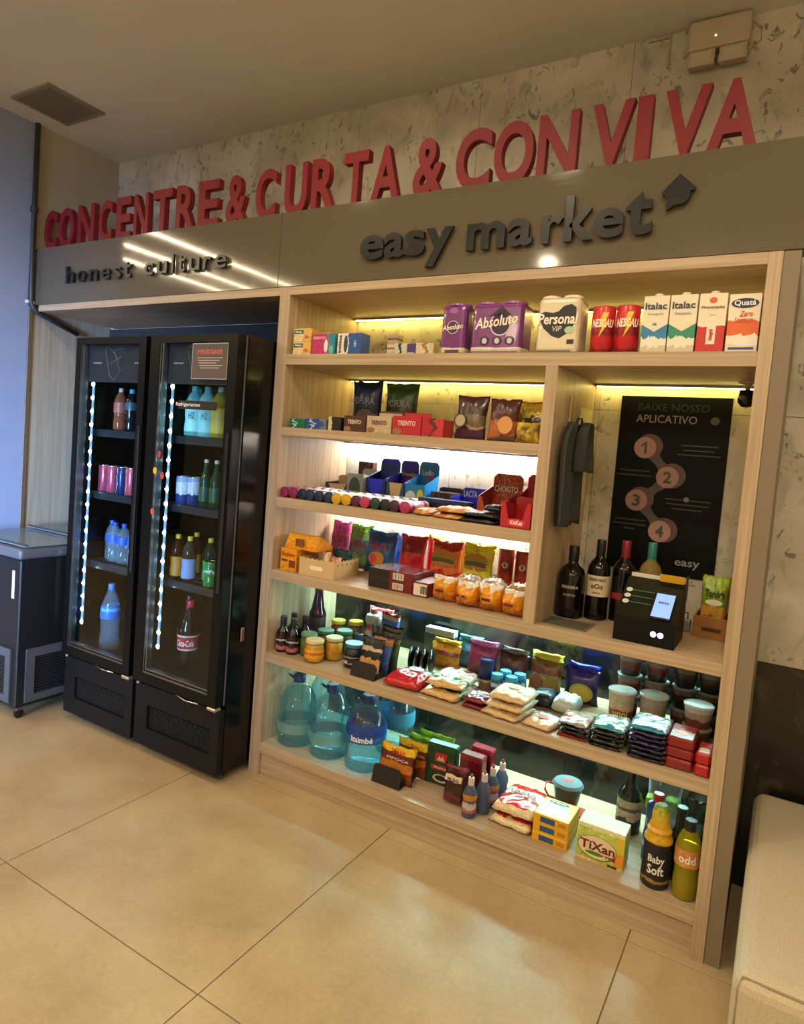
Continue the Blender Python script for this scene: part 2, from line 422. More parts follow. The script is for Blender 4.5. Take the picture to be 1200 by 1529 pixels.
# ceiling fittings
v = thing('ceiling_vent', 'grey square louvred air vent in the ceiling at the left', 'vent', (-3.787, -.127, CEIL))
bm = bmesh.new()
for a in ((-.187, .187, -.178, -.152), (-.187, .187, .152, .178), (-.187, -.161, -.152, .152), (.161, .187, -.152, .152)):
    box_bm(bm, a[0], a[1], a[2], a[3], -.014, 0)
part('frame', bm_mesh(bm), mat('#8b8378', .6), v)
bm = bmesh.new()
for k in range(15):
    y = -.142 + k * .0203
    r = bmesh.ops.create_cube(bm, size=1)
    for q in r['verts']:
        c = q.co; q.co = Vector((c.x * .322, y + c.y * .014 + c.z * .006, -.007 + c.z * .004 - c.y * .008))
lo = part('louvre', bm_mesh(bm), mat('#6f6960', .6), v); lo['kind'] = 'stuff'
part('duct_backing', box_me(-.161, .161, -.152, .152, -.0016, -.0004), mat('#3c3833', .8), v)

def downlight(x, y, where, power=DOWNLIGHT_W, size=168):
    d = thing('downlight', 'round warm recessed ceiling spotlight ' + where, 'downlight', (x, y, CEIL), group='ceiling spotlights')
    part('trim_ring', lathe_me([(.045, -.001), (.045, -.008), (.06, -.006), (.062, -.001)], 28), WHITE, d)
    part('lamp_face', lathe_me([(.0, -.003), (.042, -.003)], 24, cap=False), emit('#ffd9a0', 30), d)
    l = bpy.data.lights.new('spot', 'SPOT'); l.energy = power; l.color = WARM; l.spot_size = math.radians(size); l.spot_blend = .55; l.shadow_soft_size = .05
    o = link(bpy.data.objects.new('spot_light', l)); o.parent = d; o.location = (0, 0, -.02)
downlight(-1.69, -.30, 'above the shelving unit', 16)
for x, y, wh, pw in ((-1.98, -3.53, 'mirrored in the fascia panel', 110), (.15, -1.35, 'above the bench', 80), (-1.2, -1.45, 'above the middle of the floor', 80),
                     (-2.7, -1.45, 'in front of the fridges', 45), (.5, -4.25, 'behind the camera at the right', 130), (1.9, -1.6, 'over the far right of the room', 90), (-.7, -4.25, 'behind the camera', 130), (-3.4, -4.25, 'near the window', 90)):
    downlight(x, y, wh, pw)
for i, (x, y0, y1) in enumerate(((-5.2, -1.2, -4.6), (-5.85, -1.2, -4.8), (-6.35, -1.2, -4.8))):
    t = thing('linear_light', ('nearest', 'middle', 'farthest')[i] + ' of the long strip lights mirrored in the glossy fascia', 'light', (x, 0, CEIL), group='linear lights of the next room')
    part('housing', box_me(-.03, .03, y1, y0, -.03, 0), mat('#6c675e', .6), t)
    part('diffuser', box_me(-.024, .024, y1 + .01, y0 - .01, -.036, -.03), emit('#ffe8bc', 75), t)

for x, y, wh in ((-.3, -4.6, 'behind the camera'), (-2.6, -4.4, 'near the window'), (2.0, -3.6, 'at the right of the room')):  # added fill globes out of view, raising the light on the ceiling
    gl = thing('fill_globe', 'added opal fill globe, unseen, hanging from the ceiling ' + wh, 'lamp', (x, y, CEIL), group='added fill globes')
    part('canopy', lathe_me([(.05, -.02), (.055, -.004), (.055, 0)], 20), mat('#8a8272', .4, .5), gl)
    part('rod', tube_me([(0, 0, -.02), (0, 0, -.30)], .006, 8), mat('#8a8272', .4, .5), gl)
    part('globe', lathe_me([(.14 * math.sin(math.pi * k / 14) + 1e-4, -.44 - .14 * math.cos(math.pi * k / 14)) for k in range(15)], 24), emit('#ffe6c4', 42), gl)

e = thing('emergency_light', 'beige emergency light box with two lamp heads high on the stone wall', 'light', (-.27, BACK, 3.385))
part('housing', box_me(-.118, .118, -.062, -.001, .07, .192, .012, 2), mat('#b3a78e', .5), e)
for sx in (-.057, .06):
    h = part('lamp_head', prism_x([(-.055, .068), (-.004, .068), (-.004, .015), (-.07, .0)], sx - .05, sx + .05), mat('#b8ac94', .4), e)
    part('lens', box_me(sx - .038, sx + .038, -.0665, -.064, .012, .055), clear('#e8e0cc', .5), h)
part('indicator', lathe_me([(.0, 0), (.004, 0), (.003, .003)], 10), emit('#fff2c0', 3), e, (-.01, -.062, .115), (math.pi / 2, 0, 0))
part('cable', tube_me([(.118, -.01, .17), (.15, -.006, .14), (.155, -.006, .09), (.118, -.008, .06)], .002, 6), mat('#b3a78e', .5), e)
cd = thing('wire_conduit', 'thin pale conduit on the stone wall beside the emergency light', 'conduit', (-.47, BACK, 3.44))
part('tube', box_me(-.004, .004, -.009, -.001, 0, .14), mat('#a89c84', .6), cd)
part('elbow', box_me(-.09, -.004, -.009, -.001, .125, .134), mat('#a89c84', .6), cd)

p = thing('conduit_pipe', 'dark grey pipe running down the left wall and in under the fascia', 'pipe', (XL, -.03, 0))
part('riser', tube_me([(.022, 0, CEIL - .002), (.022, 0, 2.9), (.022, 0, 2.46), (.03, .03, 2.412), (.032, .10, 2.388), (.032, .33, 2.32)], .016, 12), mat('#35383a', .5), p)
part('collar', lathe_me([(.02, -.02), (.024, -.016), (.024, .016), (.02, .02)], 14), mat('#2c2e30', .5), p, (.022, 0, 3.05))
part('pipe_clip', box_me(.0, .03, -.024, .024, 2.455, 2.475, .003), mat('#d8d8d8', .4), p)

# ================================================================== fascia with its signs
FZ0, FZ1 = 2.452, 2.81
GLOSSY = mat('#5f5647', .08, 0, .3, .5)
fa = thing('fascia', 'glossy taupe fascia panel above the shelves and fridges', 'fascia', (0, 0, 0))
part('fascia_panel', box_me(-2.092, .135, 0, .10, FZ0, FZ1, .001), GLOSSY, fa)
part('fascia_panel', box_me(XL + .001, -2.094, 0, .10, FZ0, FZ1, .001), GLOSSY, fa)
RED = mat('#7a2026', .5, 0, 0, .3)
sg = thing('letter_sign', 'large red block letters standing on top of the fascia', 'sign', (0, 0, FZ1))
LET = [('C', -4.175, -3.986), ('O', -4.016, -3.804), ('N', -3.82, -3.604), ('C', -3.607, -3.434), ('E', -3.441, -3.262), ('N', -3.282, -3.111), ('T', -3.118, -2.915),
       ('R', -2.922, -2.734), ('E', -2.746, -2.553), ('&', -2.535, -2.357), ('C', -2.327, -2.159), ('U', -2.135, -1.964), ('R', -1.966, -1.796), ('T', -1.776, -1.615),
       ('A', -1.62, -1.44), ('&', -1.395, -1.224), ('C', -1.188, -1.011), ('O', -1.014, -0.83), ('N', -0.827, -0.656), ('V', -0.618, -0.453), ('I', -0.452, -0.39),
       ('V', -0.357, -0.197), ('A', -0.21, -0.038)]
for ch, a, b in LET:
    slope = abs((a + b) / 2 - .167) / 2.55
    b2 = b - .034 * slope
    me = fit_text(ch, b2 - a, .252, .036, .027, 0, 5)
    part('letter', me, RED, sg, ((a + b2) / 2, .086, .127))
SIGNG = mat('#121314', .3, 0, 0, .4)
es = thing('shop_sign', 'raised dark grey lower-case letters with a house mark on the fascia', 'sign', (0, -.010, 0))
EL = [('e', -1.600, -1.475, 0), ('a', -1.472, -1.371, 0), ('s', -1.370, -1.268, 0), ('y', -1.266, -1.135, 1), ('m', -1.072, -0.905, 0), ('a', -0.893, -0.790, 0), ('r', -0.752, -0.672, 0),
      ('k', -0.664, -0.553, 2), ('e', -0.556, -0.445, 0), ('t', -0.442, -0.347, 3)]
for ch, a, b, kd in EL:
    z0, z1 = {0: (2.537, 2.645), 1: (2.485, 2.645), 2: (2.537, 2.705), 3: (2.537, 2.690)}[kd]
    me = fit_text(ch, b - a, z1 - z0, .014, .028, 0, 5)
    o = part('letter', me, SIGNG, es, ((a + b) / 2, .002, (z0 + z1) / 2))
part('house_mark', prism_me([(-.325, 2.675), (-.268, 2.735), (-.213, 2.682), (-.218, 2.672), (-.228, 2.674), (-.230, 2.650), (-.245, 2.632), (-.280, 2.628), (-.303, 2.612), (-.303, 2.640), (-.312, 2.665), (-.322, 2.668)], -.012, .002), SIGNG, es)
for x, z in ((-1.5, 2.59), (-1.0, 2.6), (-.6, 2.6), (-.27, 2.67)):
    part('standoff', box_me(x - .004, x + .004, .0, .0098, z - .004, z + .004), SIGNG, es)
hs = thing('shop_slogan', 'thin raised black slogan letters on the left of the fascia', 'sign', (0, -.010, 0))
word = 'honest culture'; adv = {'h': .098, 'o': .098, 'n': .096, 'e': .098, 's': .084, 't': .07, ' ': .075, 'c': .088, 'u': .098, 'l': .046, 'r': .066}
tot = sum(adv[c] for c in word); x = -3.822; kx = 1.405 / tot
for ch in word:
    wd = adv[ch] * kx
    if ch != ' ':
        top = {'h': 2.668, 'l': 2.668, 't': 2.652}.get(ch, 2.634)
        me = fit_text(ch, min(wd * .70, .1) if ch != 'l' else .013, top - 2.566, .014, .007, 0, 4)
        part('letter', me, mat('#14161a', .3), hs, (x + wd / 2, .002, (top + 2.566) / 2))
    x += wd
part('standoff', box_me(-3.6, -3.592, .0, .0098, 2.6, 2.608), SIGNG, hs); part('standoff', box_me(-2.7, -2.692, .0, .0098, 2.6, 2.608), SIGNG, hs)

# ================================================================== shelving unit
ZA, ZB, ZC, ZD, ZE, ZF = 2.125, 1.77, 1.425, 1.06, .641, .169
su = thing('shelving_unit', 'built-in light oak shelving unit with lit shelves full of groceries', 'shelving unit', (0, 0, 0))
xl0, xl1, xm0, xm1, xr0, xr1 = -2.073, -2.008, -.693, -.644, .03, .074
DEP = BACK - .002
part('side_panel', box_me(xl0, xl1, 0, DEP, 0, 2.45, .001), WZ, su)
part('side_panel', box_me(xr0, xr1, 0, DEP, 0, 2.45, .001), WZ, su)
part('outer_cheek', box_me(xr1 + .0005, .125, .004, DEP, 0, 2.45, .001), mat('#7d705c', .5), su, label='taupe outer side panel')
part('top_panel', box_me(xl1, xr0, 0, DEP, 2.41, 2.45, .001), WX, su)
part('top_panel', box_me(XL + .065, xl0, 0, DEP, 2.41, 2.45, .001), WX, su)
part('divider', box_me(xm0, xm1, 0, DEP, ZD, 2.074, .001), WZ, su)
for z, th, a, b in ((ZA, .051, xl1, xr0), (ZB, .042, xl1, xm0), (ZC, .048, xl1, xm0), (ZD, .046, xl1, xr0), (ZE, .049, xl1, xr0), (ZF, .050, xl1, xr0)):
    part('shelf', box_me(a, b, 0, DEP, z - th, z, .001), WX, su)
part('toe_kick', box_me(xl1, xr0, .02, .04, 0, ZF - .05), WX, su)
YEL, WHT, CYN = emit('#ffe27a', 40), emit('#fff4ea', 190), emit('#c4fff4', 270)
def led(x0, x1, z, em):
    s = part('led_strip', box_me(x0 + .005, x1 - .005, .535, .560, z - .010, z - .0005), ALU, su)
    part('diffuser', box_me(x0 + .012, x1 - .012, .541, .556, z - .0125, z - .0095), em, s)
led(xl1, xr0, 2.41, YEL); led(xl1, xm0, ZA - .051, YEL); led(xm1, xr0, ZA - .051, YEL)
led(xl1, xm0, ZB - .042, WHT); led(xl1, xm0, ZC - .048, WHT)
led(xl1, xr0, ZD - .046, CYN); led(xl1, xr0, ZE - .049, CYN)

# ================================================================== generic bottles, jars, cans, boxes
PROF = {
    'wine': [(.90, 0), (1, .012), (1, .60), (.96, .655), (.78, .715), (.50, .76), (.36, .80), (.34, .84), (.34, .965)],
    'port': [(.92, 0), (1, .015), (1, .52), (.97, .60), (.80, .68), (.45, .735), (.33, .77), (.31, .96)],
    'pet': [(.70, 0), (.96, .02), (1, .05), (1, .22), (.93, .30), (.93, .36), (1, .44), (1, .64), (.93, .72), (.66, .83), (.40, .89), (.36, .93)],
    'pet2': [(.72, 0), (.98, .03), (1, .10), (.90, .30), (.97, .42), (1, .55), (.92, .66), (.62, .80), (.36, .90), (.30, .94)],
    'jug': [(.86, 0), (.98, .02), (1, .05), (.965, .075), (1, .10), (.965, .125), (1, .15), (.965, .175), (1, .20), (1, .34), (.965, .36), (1, .38), (.965, .40), (1, .42), (1, .56), (.94, .64), (.74, .76), (.46, .85), (.27, .885), (.27, .92)],
    'beer': [(.95, 0), (1, .02), (1, .55), (.92, .62), (.55, .72), (.38, .80), (.36, .96)],
    'sauce': [(.92, 0), (1, .02), (1, .52), (.90, .60), (.55, .68), (.45, .75), (.45, .90)],
    'slim': [(.80, 0), (1, .03), (.97, .28), (.86, .40), (1, .52), (.95, .62), (.55, .78), (.36, .82), (.36, .9)],
    'clean': [(.90, 0), (1, .03), (1, .42), (.80, .52), (.72, .58), (.92, .68), (.95, .78), (.80, .86), (.42, .89), (.40, .92)],
    'cone': [(.95, 0), (1, .02), (.98, .52), (.92, .56), (.75, .62), (.42, .92), (.42, .95)],
}
def radius_at(prof, f):
    for (r0, z0), (r1, z1) in zip(prof, prof[1:]):
        if z0 <= f <= z1: return r0 + (r1 - r0) * (f - z0) / max(1e-6, z1 - z0)
    return prof[-1][0]
MESHC = {}
def cached(key, fn):
    if key not in MESHC: MESHC[key] = fn()
    return MESHC[key]
def bottle(label, loc, H, R, style, body, cap, band=None, text=None, name='bottle', cat='bottle', group=None, rz=0, cap0=None, capr=None, seg=24, liquid=None):
    t = thing(name, label, cat, loc, rz, group)
    pr = PROF[style]
    b = part('body', cached((style, H, R, seg), lambda: lathe_me([(r * R, z * H) for r, z in pr], seg)), body, t)
    if liquid:
        lv, lm = liquid
        pts = [(r * R * .95, max(z, .008) * H) for r, z in pr if z < lv] + [(radius_at(pr, lv) * R * .95, lv * H)]
        part('liquid', cached((style, H, R, 'liq', lv), lambda: lathe_me(pts, seg)), lm, t)
    c0 = cap0 if cap0 is not None else pr[-1][1] - .03
    cr = (capr if capr else pr[-1][0] + .04) * R
    if cap: part('cap', cached(('cap', style, H, R, c0, cr), lambda: lathe_me([(cr * .97, c0 * H), (cr, c0 * H + .002), (cr, H - .003), (cr * .92, H)], 18)), cap, t)
    if band:
        z0, z1, bm_ = band
        pts = [(radius_at(pr, z0 + (z1 - z0) * k / 6) * R + .0012, (z0 + (z1 - z0) * k / 6) * H) for k in range(7)]
        part('label_band', cached(('band', style, H, R, z0, z1), lambda: lathe_me(pts, seg, cap=False)), bm_, t)
    for s, zf, col, wd, hh in (text or ()):
        rr = radius_at(pr, zf) * R + .0022
        me = fit_text(s, wd, hh, .0005, .02, 0, 2, wrap=rr)
        part('lettering', me, mat(col, .5), t, (0, 0, zf * H), (0, 0, turn(loc)))
    return t
def turn(loc): return .6 * math.atan2(.3 - loc[0], 2.5 + loc[1])      # products are put down facing the middle of the room
def can(label, loc, H, R, body, name='can', cat='can', group=None, lid=None, text=None, rim=.95, rz=0, lidh=.012):
    t = thing(name, label, cat, loc, rz, group)
    part('body', cached(('can', H, R), lambda: lathe_me([(R * rim, 0), (R, .004), (R, H - .006), (R * rim, H - .001)], 24)), body, t)
    part('lid', cached(('canlid', H, R, lidh), lambda: lathe_me([(R * rim, H - .001), (R * rim, H - .001 + lidh * .2), (R * rim * .96, H - .001 + lidh * .2), (R * rim * .94, H - .0006)], 24)), lid or CHROME, t)
    for s, zf, col, wd, hh in (text or ()):
        part('lettering', fit_text(s, wd, hh, .0005, .025, 0, 2, wrap=R + .0008), mat(col, .5), t, (0, 0, zf * H), (0, 0, turn(loc)))
    return t
def jar(label, loc, H, R, content, lid, group=None, band=None, name='jar'):
    t = thing(name, label, 'jar', loc, 0, group)
    part('glass_body', cached(('jar', H, R), lambda: lathe_me([(R * .9, 0), (R, .006), (R, H * .74), (R * .86, H * .84), (R * .86, H * .9)], 24)), clear('#f4f8f4', .0), t)
    part('contents', cached(('jarc', H, R), lambda: lathe_me([(R * .84, .004), (R * .94, .01), (R * .94, H * .70), (R * .8, H * .80)], 20)), content, t)
    part('lid', cached(('jarl', H, R), lambda: lathe_me([(R * .93, H * .85), (R * .95, H * .86), (R * .95, H - .003), (R * .9, H)], 24)), lid, t)
    if band: part('label_band', cached(('jarb', H, R), lambda: lathe_me([(R + .001, H * .2), (R + .001, H * .6)], 24, cap=False)), band, t)
    return t
def cup(label, loc, H, R, body, lid, group=None, text=None, name='noodle_cup', cat='cup'):
    t = thing(name, label, cat, loc, 0, group)
    part('body', cached(('cup', H, R), lambda: lathe_me([(R * .78, 0), (R * .8, .004), (R * .97, H - .012)], 24)), body, t)
    part('lid', cached(('cupl', H, R), lambda: lathe_me([(R * .98, H - .012), (R * 1.03, H - .010), (R * 1.03, H - .003), (R * .95, H), (R * .9, H - .003)], 24)), lid, t)
    for s, zf, col, wd, hh in (text or ()):
        part('lettering', fit_text(s, wd, hh, .0005, .025, 0, 2, wrap=R * .9 + .003), mat(col, .5), t, (0, 0, zf * H), (0, 0, turn(loc)))
    return t
def carton(label, x0, x1, yf, z, d, h, body, texts=(), name='box', cat='box', group=None, rz=0, bev=.0015, patches=(), ovals=()):
    """upright box, front face at yf"""
    wd = x1 - x0
    t = thing(name, label, cat, ((x0 + x1) / 2, yf + d / 2, z + .0004), rz, group)
    part('body', cached(('box', round(wd, 4), d, h), lambda: box_me(-wd / 2, wd / 2, -d / 2, d / 2, 0, h, bev)), body, t)
    y = -d / 2
    for a, b, c, e, col in patches: patch(t, a * wd, b * wd, c * h, e * h, y - .0002, col)
    for k, (a, c, rx, rz_, col) in enumerate(ovals): oval(t, a * wd, c * h, rx * wd, rz_ * h, y - .0008 - .0004 * k, col)
    for s, a, c, w_, hh, col, *kw in texts:
        txt(t, s, a * wd, c * h, y - .0015 - .0004 * len(ovals), col, w_ * wd if w_ else None, hh * h if hh else None, **(kw[0] if kw else {}))
    return t
def bag(label, x0, x1, yf, z, t_, h, body, texts=(), name='snack_bag', cat='snack bag', group=None, rz=0, lean=0, seed=1, kind='pillow', ovals=(), wr=.006, patches=()):
    wd = x1 - x0
    t = thing(name, label, cat, ((x0 + x1) / 2, yf + t_ / 2 + .006, z + .0006), rz, group, rx=-lean)
    part('body', bag_me(wd, h, t_, seed, kind=kind, wr=wr), body, t)
    for k, (a, c, rx, rz_, col) in enumerate(ovals): oval(t, a * wd, c * h, rx * wd, rz_ * h, -t_ / 2 - .005 - .0004 * k, col, 'printed_emblem')
    for a, b, c, e, col in patches: patch(t, a * wd, b * wd, c * h, e * h, -t_ / 2 - .004, col)
    for s, a, c, w_, hh, col, *kw in texts:
        R_ = wd * .75 if t_ > .03 else None      # print bends with the puffed front
        txt(t, s, a * wd, c * h, -t_ / 2 - .0055 - .0004 * len(ovals) + (R_ or 0), col, w_ * wd * (.86 if R_ else 1) if w_ else None, hh * h if hh else None, wrap=R_, **(kw[0] if kw else {}))
    return t
def sack(label, loc, wd, d, h, body, name='bag', cat='bag', group=None, rz=0, seed=1, wr=.005, flat=.35, texts=(), ovals=()):
    t = thing(name, label, cat, loc, rz, group)
    part('body', sack_me(wd, d, h, seed, wr=wr, flat=flat), body, t)
    for s, a, c, w_, hh, col in texts:
        me = fit_text(s, w_ * wd, hh * d if hh else None, .0006, .02)
        part('lettering', me, mat(col, .5), t, (a * wd, c * d, h + .004), (-math.pi / 2, 0, 0))
    for a, c, rx, ry, col in ovals:
        part('printed_emblem', disc_me(rx * wd, ry * d), mat(col, .45), t, (a * wd, c * d, h + .003), (-math.pi / 2, 0, 0))
    return t

# ================================================================== fridges
FRIDGE_BLACK = mat('#050608', .2, 0, 0, .35); 
LEDM = emit('#d0f6ff', 95)
def fridge(x0, x1, gx0, gx1, label):
    xc = (x0 + x1) / 2
    f = thing('fridge', label, 'fridge', (xc, 0, 0), 0, 'black glass-door fridges')
    a, b, ga, gb = x0 - xc, x1 - xc, gx0 - xc, gx1 - xc
    yb, yf, H = .50, -.178, 2.185
    bm = bmesh.new()
    box_bm(bm, a, a + .03, yf, yb, .055, H); box_bm(bm, b - .03, b, yf, yb, .055, H)
    box_bm(bm, a + .03, b - .03, yb - .03, yb, .055, H); box_bm(bm, a + .03, b - .03, yf, yb - .03, H - .04, H)
    box_bm(bm, a + .03, b - .03, yf, yb - .03, .055, .41)
    part('cabinet', bm_mesh(bm), FRIDGE_BLACK, f)
    for sx in (a + .06, b - .06):
        for sy in (yf + .05, yb - .06): part('foot', cached('ffoot', lambda: lathe_me([(.022, 0), (.024, .01), (.012, .02), (.012, .056)], 12)), GREYM, f, (sx, sy, 0))
    # lower front with a recessed grille
    lp = bmesh.new(); y0, y1 = -.215, -.1785
    box_bm(lp, a + .004, a + .10, y0, y1, .05, .375); box_bm(lp, b - .06, b - .004, y0, y1, .05, .375)
    box_bm(lp, a + .10, b - .06, y0, y1, .27, .375); box_bm(lp, a + .10, b - .06, y0, y1, .05, .145)
    part('kick_panel', bm_mesh(lp), BLACKM, f)
    g = bmesh.new()
    for k in range(12): box_bm(g, a + .10, b - .06, -.2, -.188, .148 + k * .0102, .152 + k * .0102)
    for k in range(20): box_bm(g, a + .105 + k * (b - a - .17) / 19.4, a + .108 + k * (b - a - .17) / 19.4, -.187, -.183, .146, .269)
    part('grille', bm_mesh(g), mat('#1b1c1f', .5), f)
    # door
    da, db, dz0, dz1, gz0, gz1 = a + .004, b - .012, .395, 2.182, .445, 2.145
    dm = bmesh.new()
    for q in ((da, ga, dz0, dz1), (gb, db, dz0, dz1), (ga, gb, dz0, gz0), (ga, gb, gz1, dz1)): box_bm(dm, q[0], q[1], -.24, -.186, q[2], q[3])
    d = part('door', bm_mesh(dm), mat('#060709', .4, 0, 0, .22), f)
    bead = bmesh.new()
    for q in ((ga, ga + .008, gz0, gz1), (ga + .02, ga + .026, gz0 + .02, gz1), (ga + .008, gb, gz0, gz0 + .009), (ga + .026, gb, gz0 + .02, gz0 + .026)): box_bm(bead, q[0], q[1], -.236, -.205, q[2], q[3])
    part('glazing_bead', bm_mesh(bead), ALU, d)
    part('pane', box_me(ga + .001, gb - .001, -.232, -.228, gz0 + .001, gz1 - .001), GLASS, d)
    part('gasket', box_me(db - .006, db + .002, -.1858, -.1785, dz0, dz1), mat('#8d9196', .35, .6), d)
    part('handle', box_me(gb + .020, gb + .042, -.249, -.24, .95, 1.72, .004), mat('#3c3f44', .22, .7), d)
    part('hinge', box_me(db - .05, db + .008, -.247, -.205, .378, .394, .004), mat('#b9b19f', .35, .8), d)
    part('door_spring', tube_me([(ga + .24, -.225, .388), (ga + .27, -.238, .392), (ga + .33, -.242, .383), (ga + .42, -.235, .386)], .004, 6), CHROME, d)
    part('hinge_pin', lathe_me([(.0, 0), (.012, 0), (.012, .012), (.005, .016)], 12), CHROME, d, (da + .03, -.225, .378))
    # lit header card with line drawing
    hd = part('header_card', box_me(ga + .03, gb, -.205, -.2, 1.945, gz1), mat('#1d1e22', .6), f)
    ln = mat('#8b8f94', .6)
    for poly in ([(.30, .88), (.36, .95), (.50, .72), (.62, .40), (.48, .05), (.40, .18), (.30, .88)], [(.46, .86), (.62, .92), (.74, .55), (.58, .28), (.46, .86)], [(.40, .5), (.60, .7)]):
        part('drawing_line', tube_me([(ga + .03 + u * (gb - ga - .03), -.2062, 1.945 + v * .2) for u, v in poly], .0012, 4), ln, hd)
    for u in (.10, .80): part('printed_line', box_me(ga + u * (gb - ga) + .02, ga + u * (gb - ga) + .09, -.2058, -.2052, 2.045, 2.052), ln, hd)
    # shelves
    for z in (1.686, 1.330, .932):
        s = bmesh.new()
        for k in range(9): box_bm(s, a + .032, b - .032, -.13 + k * .07, -.126 + k * .07, z - .006, z - .002)
        for k in range(18): box_bm(s, a + .04 + k * (b - a - .08) / 17, a + .043 + k * (b - a - .08) / 17, -.13, .44, z - .002, z)
        sh = part('wire_shelf', bm_mesh(s), mat('#7d858c', .3, .8), f)
        part('price_rail', box_me(a + .032, b - .032, -.137, -.132, z - .040, z), mat('#26292e', .25), sh)
    # light strip of single LEDs along the left door post, mirrored dots in the right one are real reflections
    st = part('led_strip', box_me(ga + .022, ga + .040, -.172, -.168, .56, 1.96), mat('#8fa6b0', .3), f)
    ledm = cached('ledm', lambda: lathe_me([(.0105, 0), (.009, .005), (.004, .008)], 10))
    for k in range(19): part('led', ledm, LEDM, st, (ga + .031, -.172, .575 + k * .0755), (math.pi / 2, 0, 0))
    return f, ga, gb
f1, ga1, gb1 = fridge(-3.325, -2.722, -3.283, -2.787, 'left black glass-door fridge with water bottles and cans')
f2, ga2, gb2 = fridge(-2.703, -2.082, -2.630, -2.152, 'right black glass-door fridge beside the oak shelves')
o = part('side_catch', box_me(0, .006, -.012, .012, -.035, .035, .003), CHROME, f2, (-2.082 + 2.3925, -.10, .735))
nt_ = part('paper_notice', box_me(-2.399 + 2.3925, -2.16 + 2.3925, -.2335, -.2325, 1.968, 2.141), mat('#54483f', .6), f2, label='brown printed notice taped inside the right door')
for q in ((-.0065, -.004, 1.968, 2.141), (.230, .2325, 1.968, 2.141), (-.004, .23, 2.136, 2.141), (-.004, .23, 1.968, 1.971)): part('notice_border', box_me(q[0], q[1], -.2343, -.2336, q[2], q[3]), mat('#a9a9a4', .5), nt_)
part('lettering', fit_text('IMPORTANTE', .17, .022, .0005, .02), mat('#d05a50', .6), nt_, (.113, -.2338, 2.098))
for k in range(5): part('printed_line', box_me(.03 + .005 * k, .2 - .02 * (k % 3), -.2341, -.2336, 2.068 - k * .012, 2.0715 - k * .012), mat('#b5a89a', .6), nt_)
tg = part('shelf_tag', box_me(-2.479 + 2.3925, -2.213 + 2.3925, -.2335, -.2325, 1.820, 1.862), mat('#1c1412', .5), f2, label='dark shelf tag lettered in white')
part('lettering', fit_text('Refrigerantes', .17, .024, .0005, .015), mat('#cfcac2', .6), tg, (-.018, -.2338, 1.841))
for x, z, c in ((-2.602, 1.585, '#b03a30'), (-2.615, 1.50, '#c99a2a'), (-2.568, 1.478, '#b03a30'), (-2.617, 1.29, '#b8502e')):
    part('round_sticker', disc_me(.014, .018), mat(c, .5), f2, (x + 2.3925, -.2405 if x < -2.61 else -.2335, z))

def grp(g): return dict(group=g)
CL = clear('#dff2fa', .10)
IN = .0008
z1, z2, z3, z0 = 1.686 + IN, 1.330 + IN, .932 + IN, .4105 + IN
# left fridge
bottle('green soft drink bottle at the left of the top fridge shelf behind the lights', (-3.215, -.02, z1), .235, .032, 'pet', clear('#3fb27c', .35), mat('#3aa06a', .4), (.44, .64, mat('#2a9a66', .4)), group='drinks in the left fridge')
bottle('peach tea bottle with pale cap on the top shelf of the left fridge', (-3.150, -.065, z1), .240, .036, 'pet', clear('#b0674a', .5), mat('#d9b7a2', .4), (.42, .66, mat('#a8604c', .4)), group='drinks in the left fridge')
bottle('dark cola bottle with turquoise cap on the top shelf of the left fridge', (-3.055, -.065, z1), .235, .034, 'pet', mat('#10131a', .12), mat('#3fb5c4', .4), (.5, .68, mat('#2c5560', .4)), group='drinks in the left fridge')
for i, (x, c) in enumerate(((-3.13, '#7fae9a'), (-3.04, '#6a8d92'), (-2.95, '#59747c'))):
    bottle(('pale green', 'grey', 'dark grey')[i] + ' capped bottle in the back row of the left fridge top shelf', (x, .12, z1), .26, .033, 'pet', clear('#33474f', .4), mat(c, .4), None, group='drinks in the left fridge')
for i, (x, c, c2, nm) in enumerate(((-3.245, '#b0485c', '#8a2f44', 'leftmost pink drink can nearest the lights'), (-3.170, '#b9526a', '#93394c', 'second pink drink can from the lights'), (-3.085, '#1c2c66', '#d8dce8', 'navy blue drink can with white print'), (-3.005, '#c25468', '#e0b7bb', 'rose drink can right of the navy one'))):
    can(nm + ' in the left fridge', (x, -.075, z2), .15, .036, bands([(0, c), (.42, c2), (.5, c)], 'X', .12, .25, 0, 4, .3), lid=mat('#aab0b8', .25, .9), group='cans in the left fridge')
for i, (x, y) in enumerate(((-3.215, -.03), (-3.140, -.065), (-3.06, -.065), (-2.975, -.06))):
    bottle(('leftmost', 'second', 'third', 'rightmost')[i] + ' small blue-capped water bottle in the left fridge', (x, y, z3), .228, .036, 'pet', CL, mat('#2350c4', .4), (.48, .66, mat('#2f5cc0', .4)), group='small water bottles in the left fridge')
bottle('tall water bottle with light blue label at the bottom of the left fridge', (-3.165, -.05, z0), .385, .055, 'pet2', CL, mat('#3d86d8', .4), (.48, .68, bands([(0, '#2f77c8'), (.55, '#6fb8e4'), (.8, '#2f77c8')], 'Z', .08)), group='large water bottles in the left fridge')
bottle('tall water bottle standing further back at the bottom of the left fridge', (-3.025, .02, z0), .385, .055, 'pet2', CL, mat('#4a93dc', .4), (.50, .66, mat('#7fb0e0', .4)), group='large water bottles in the left fridge')
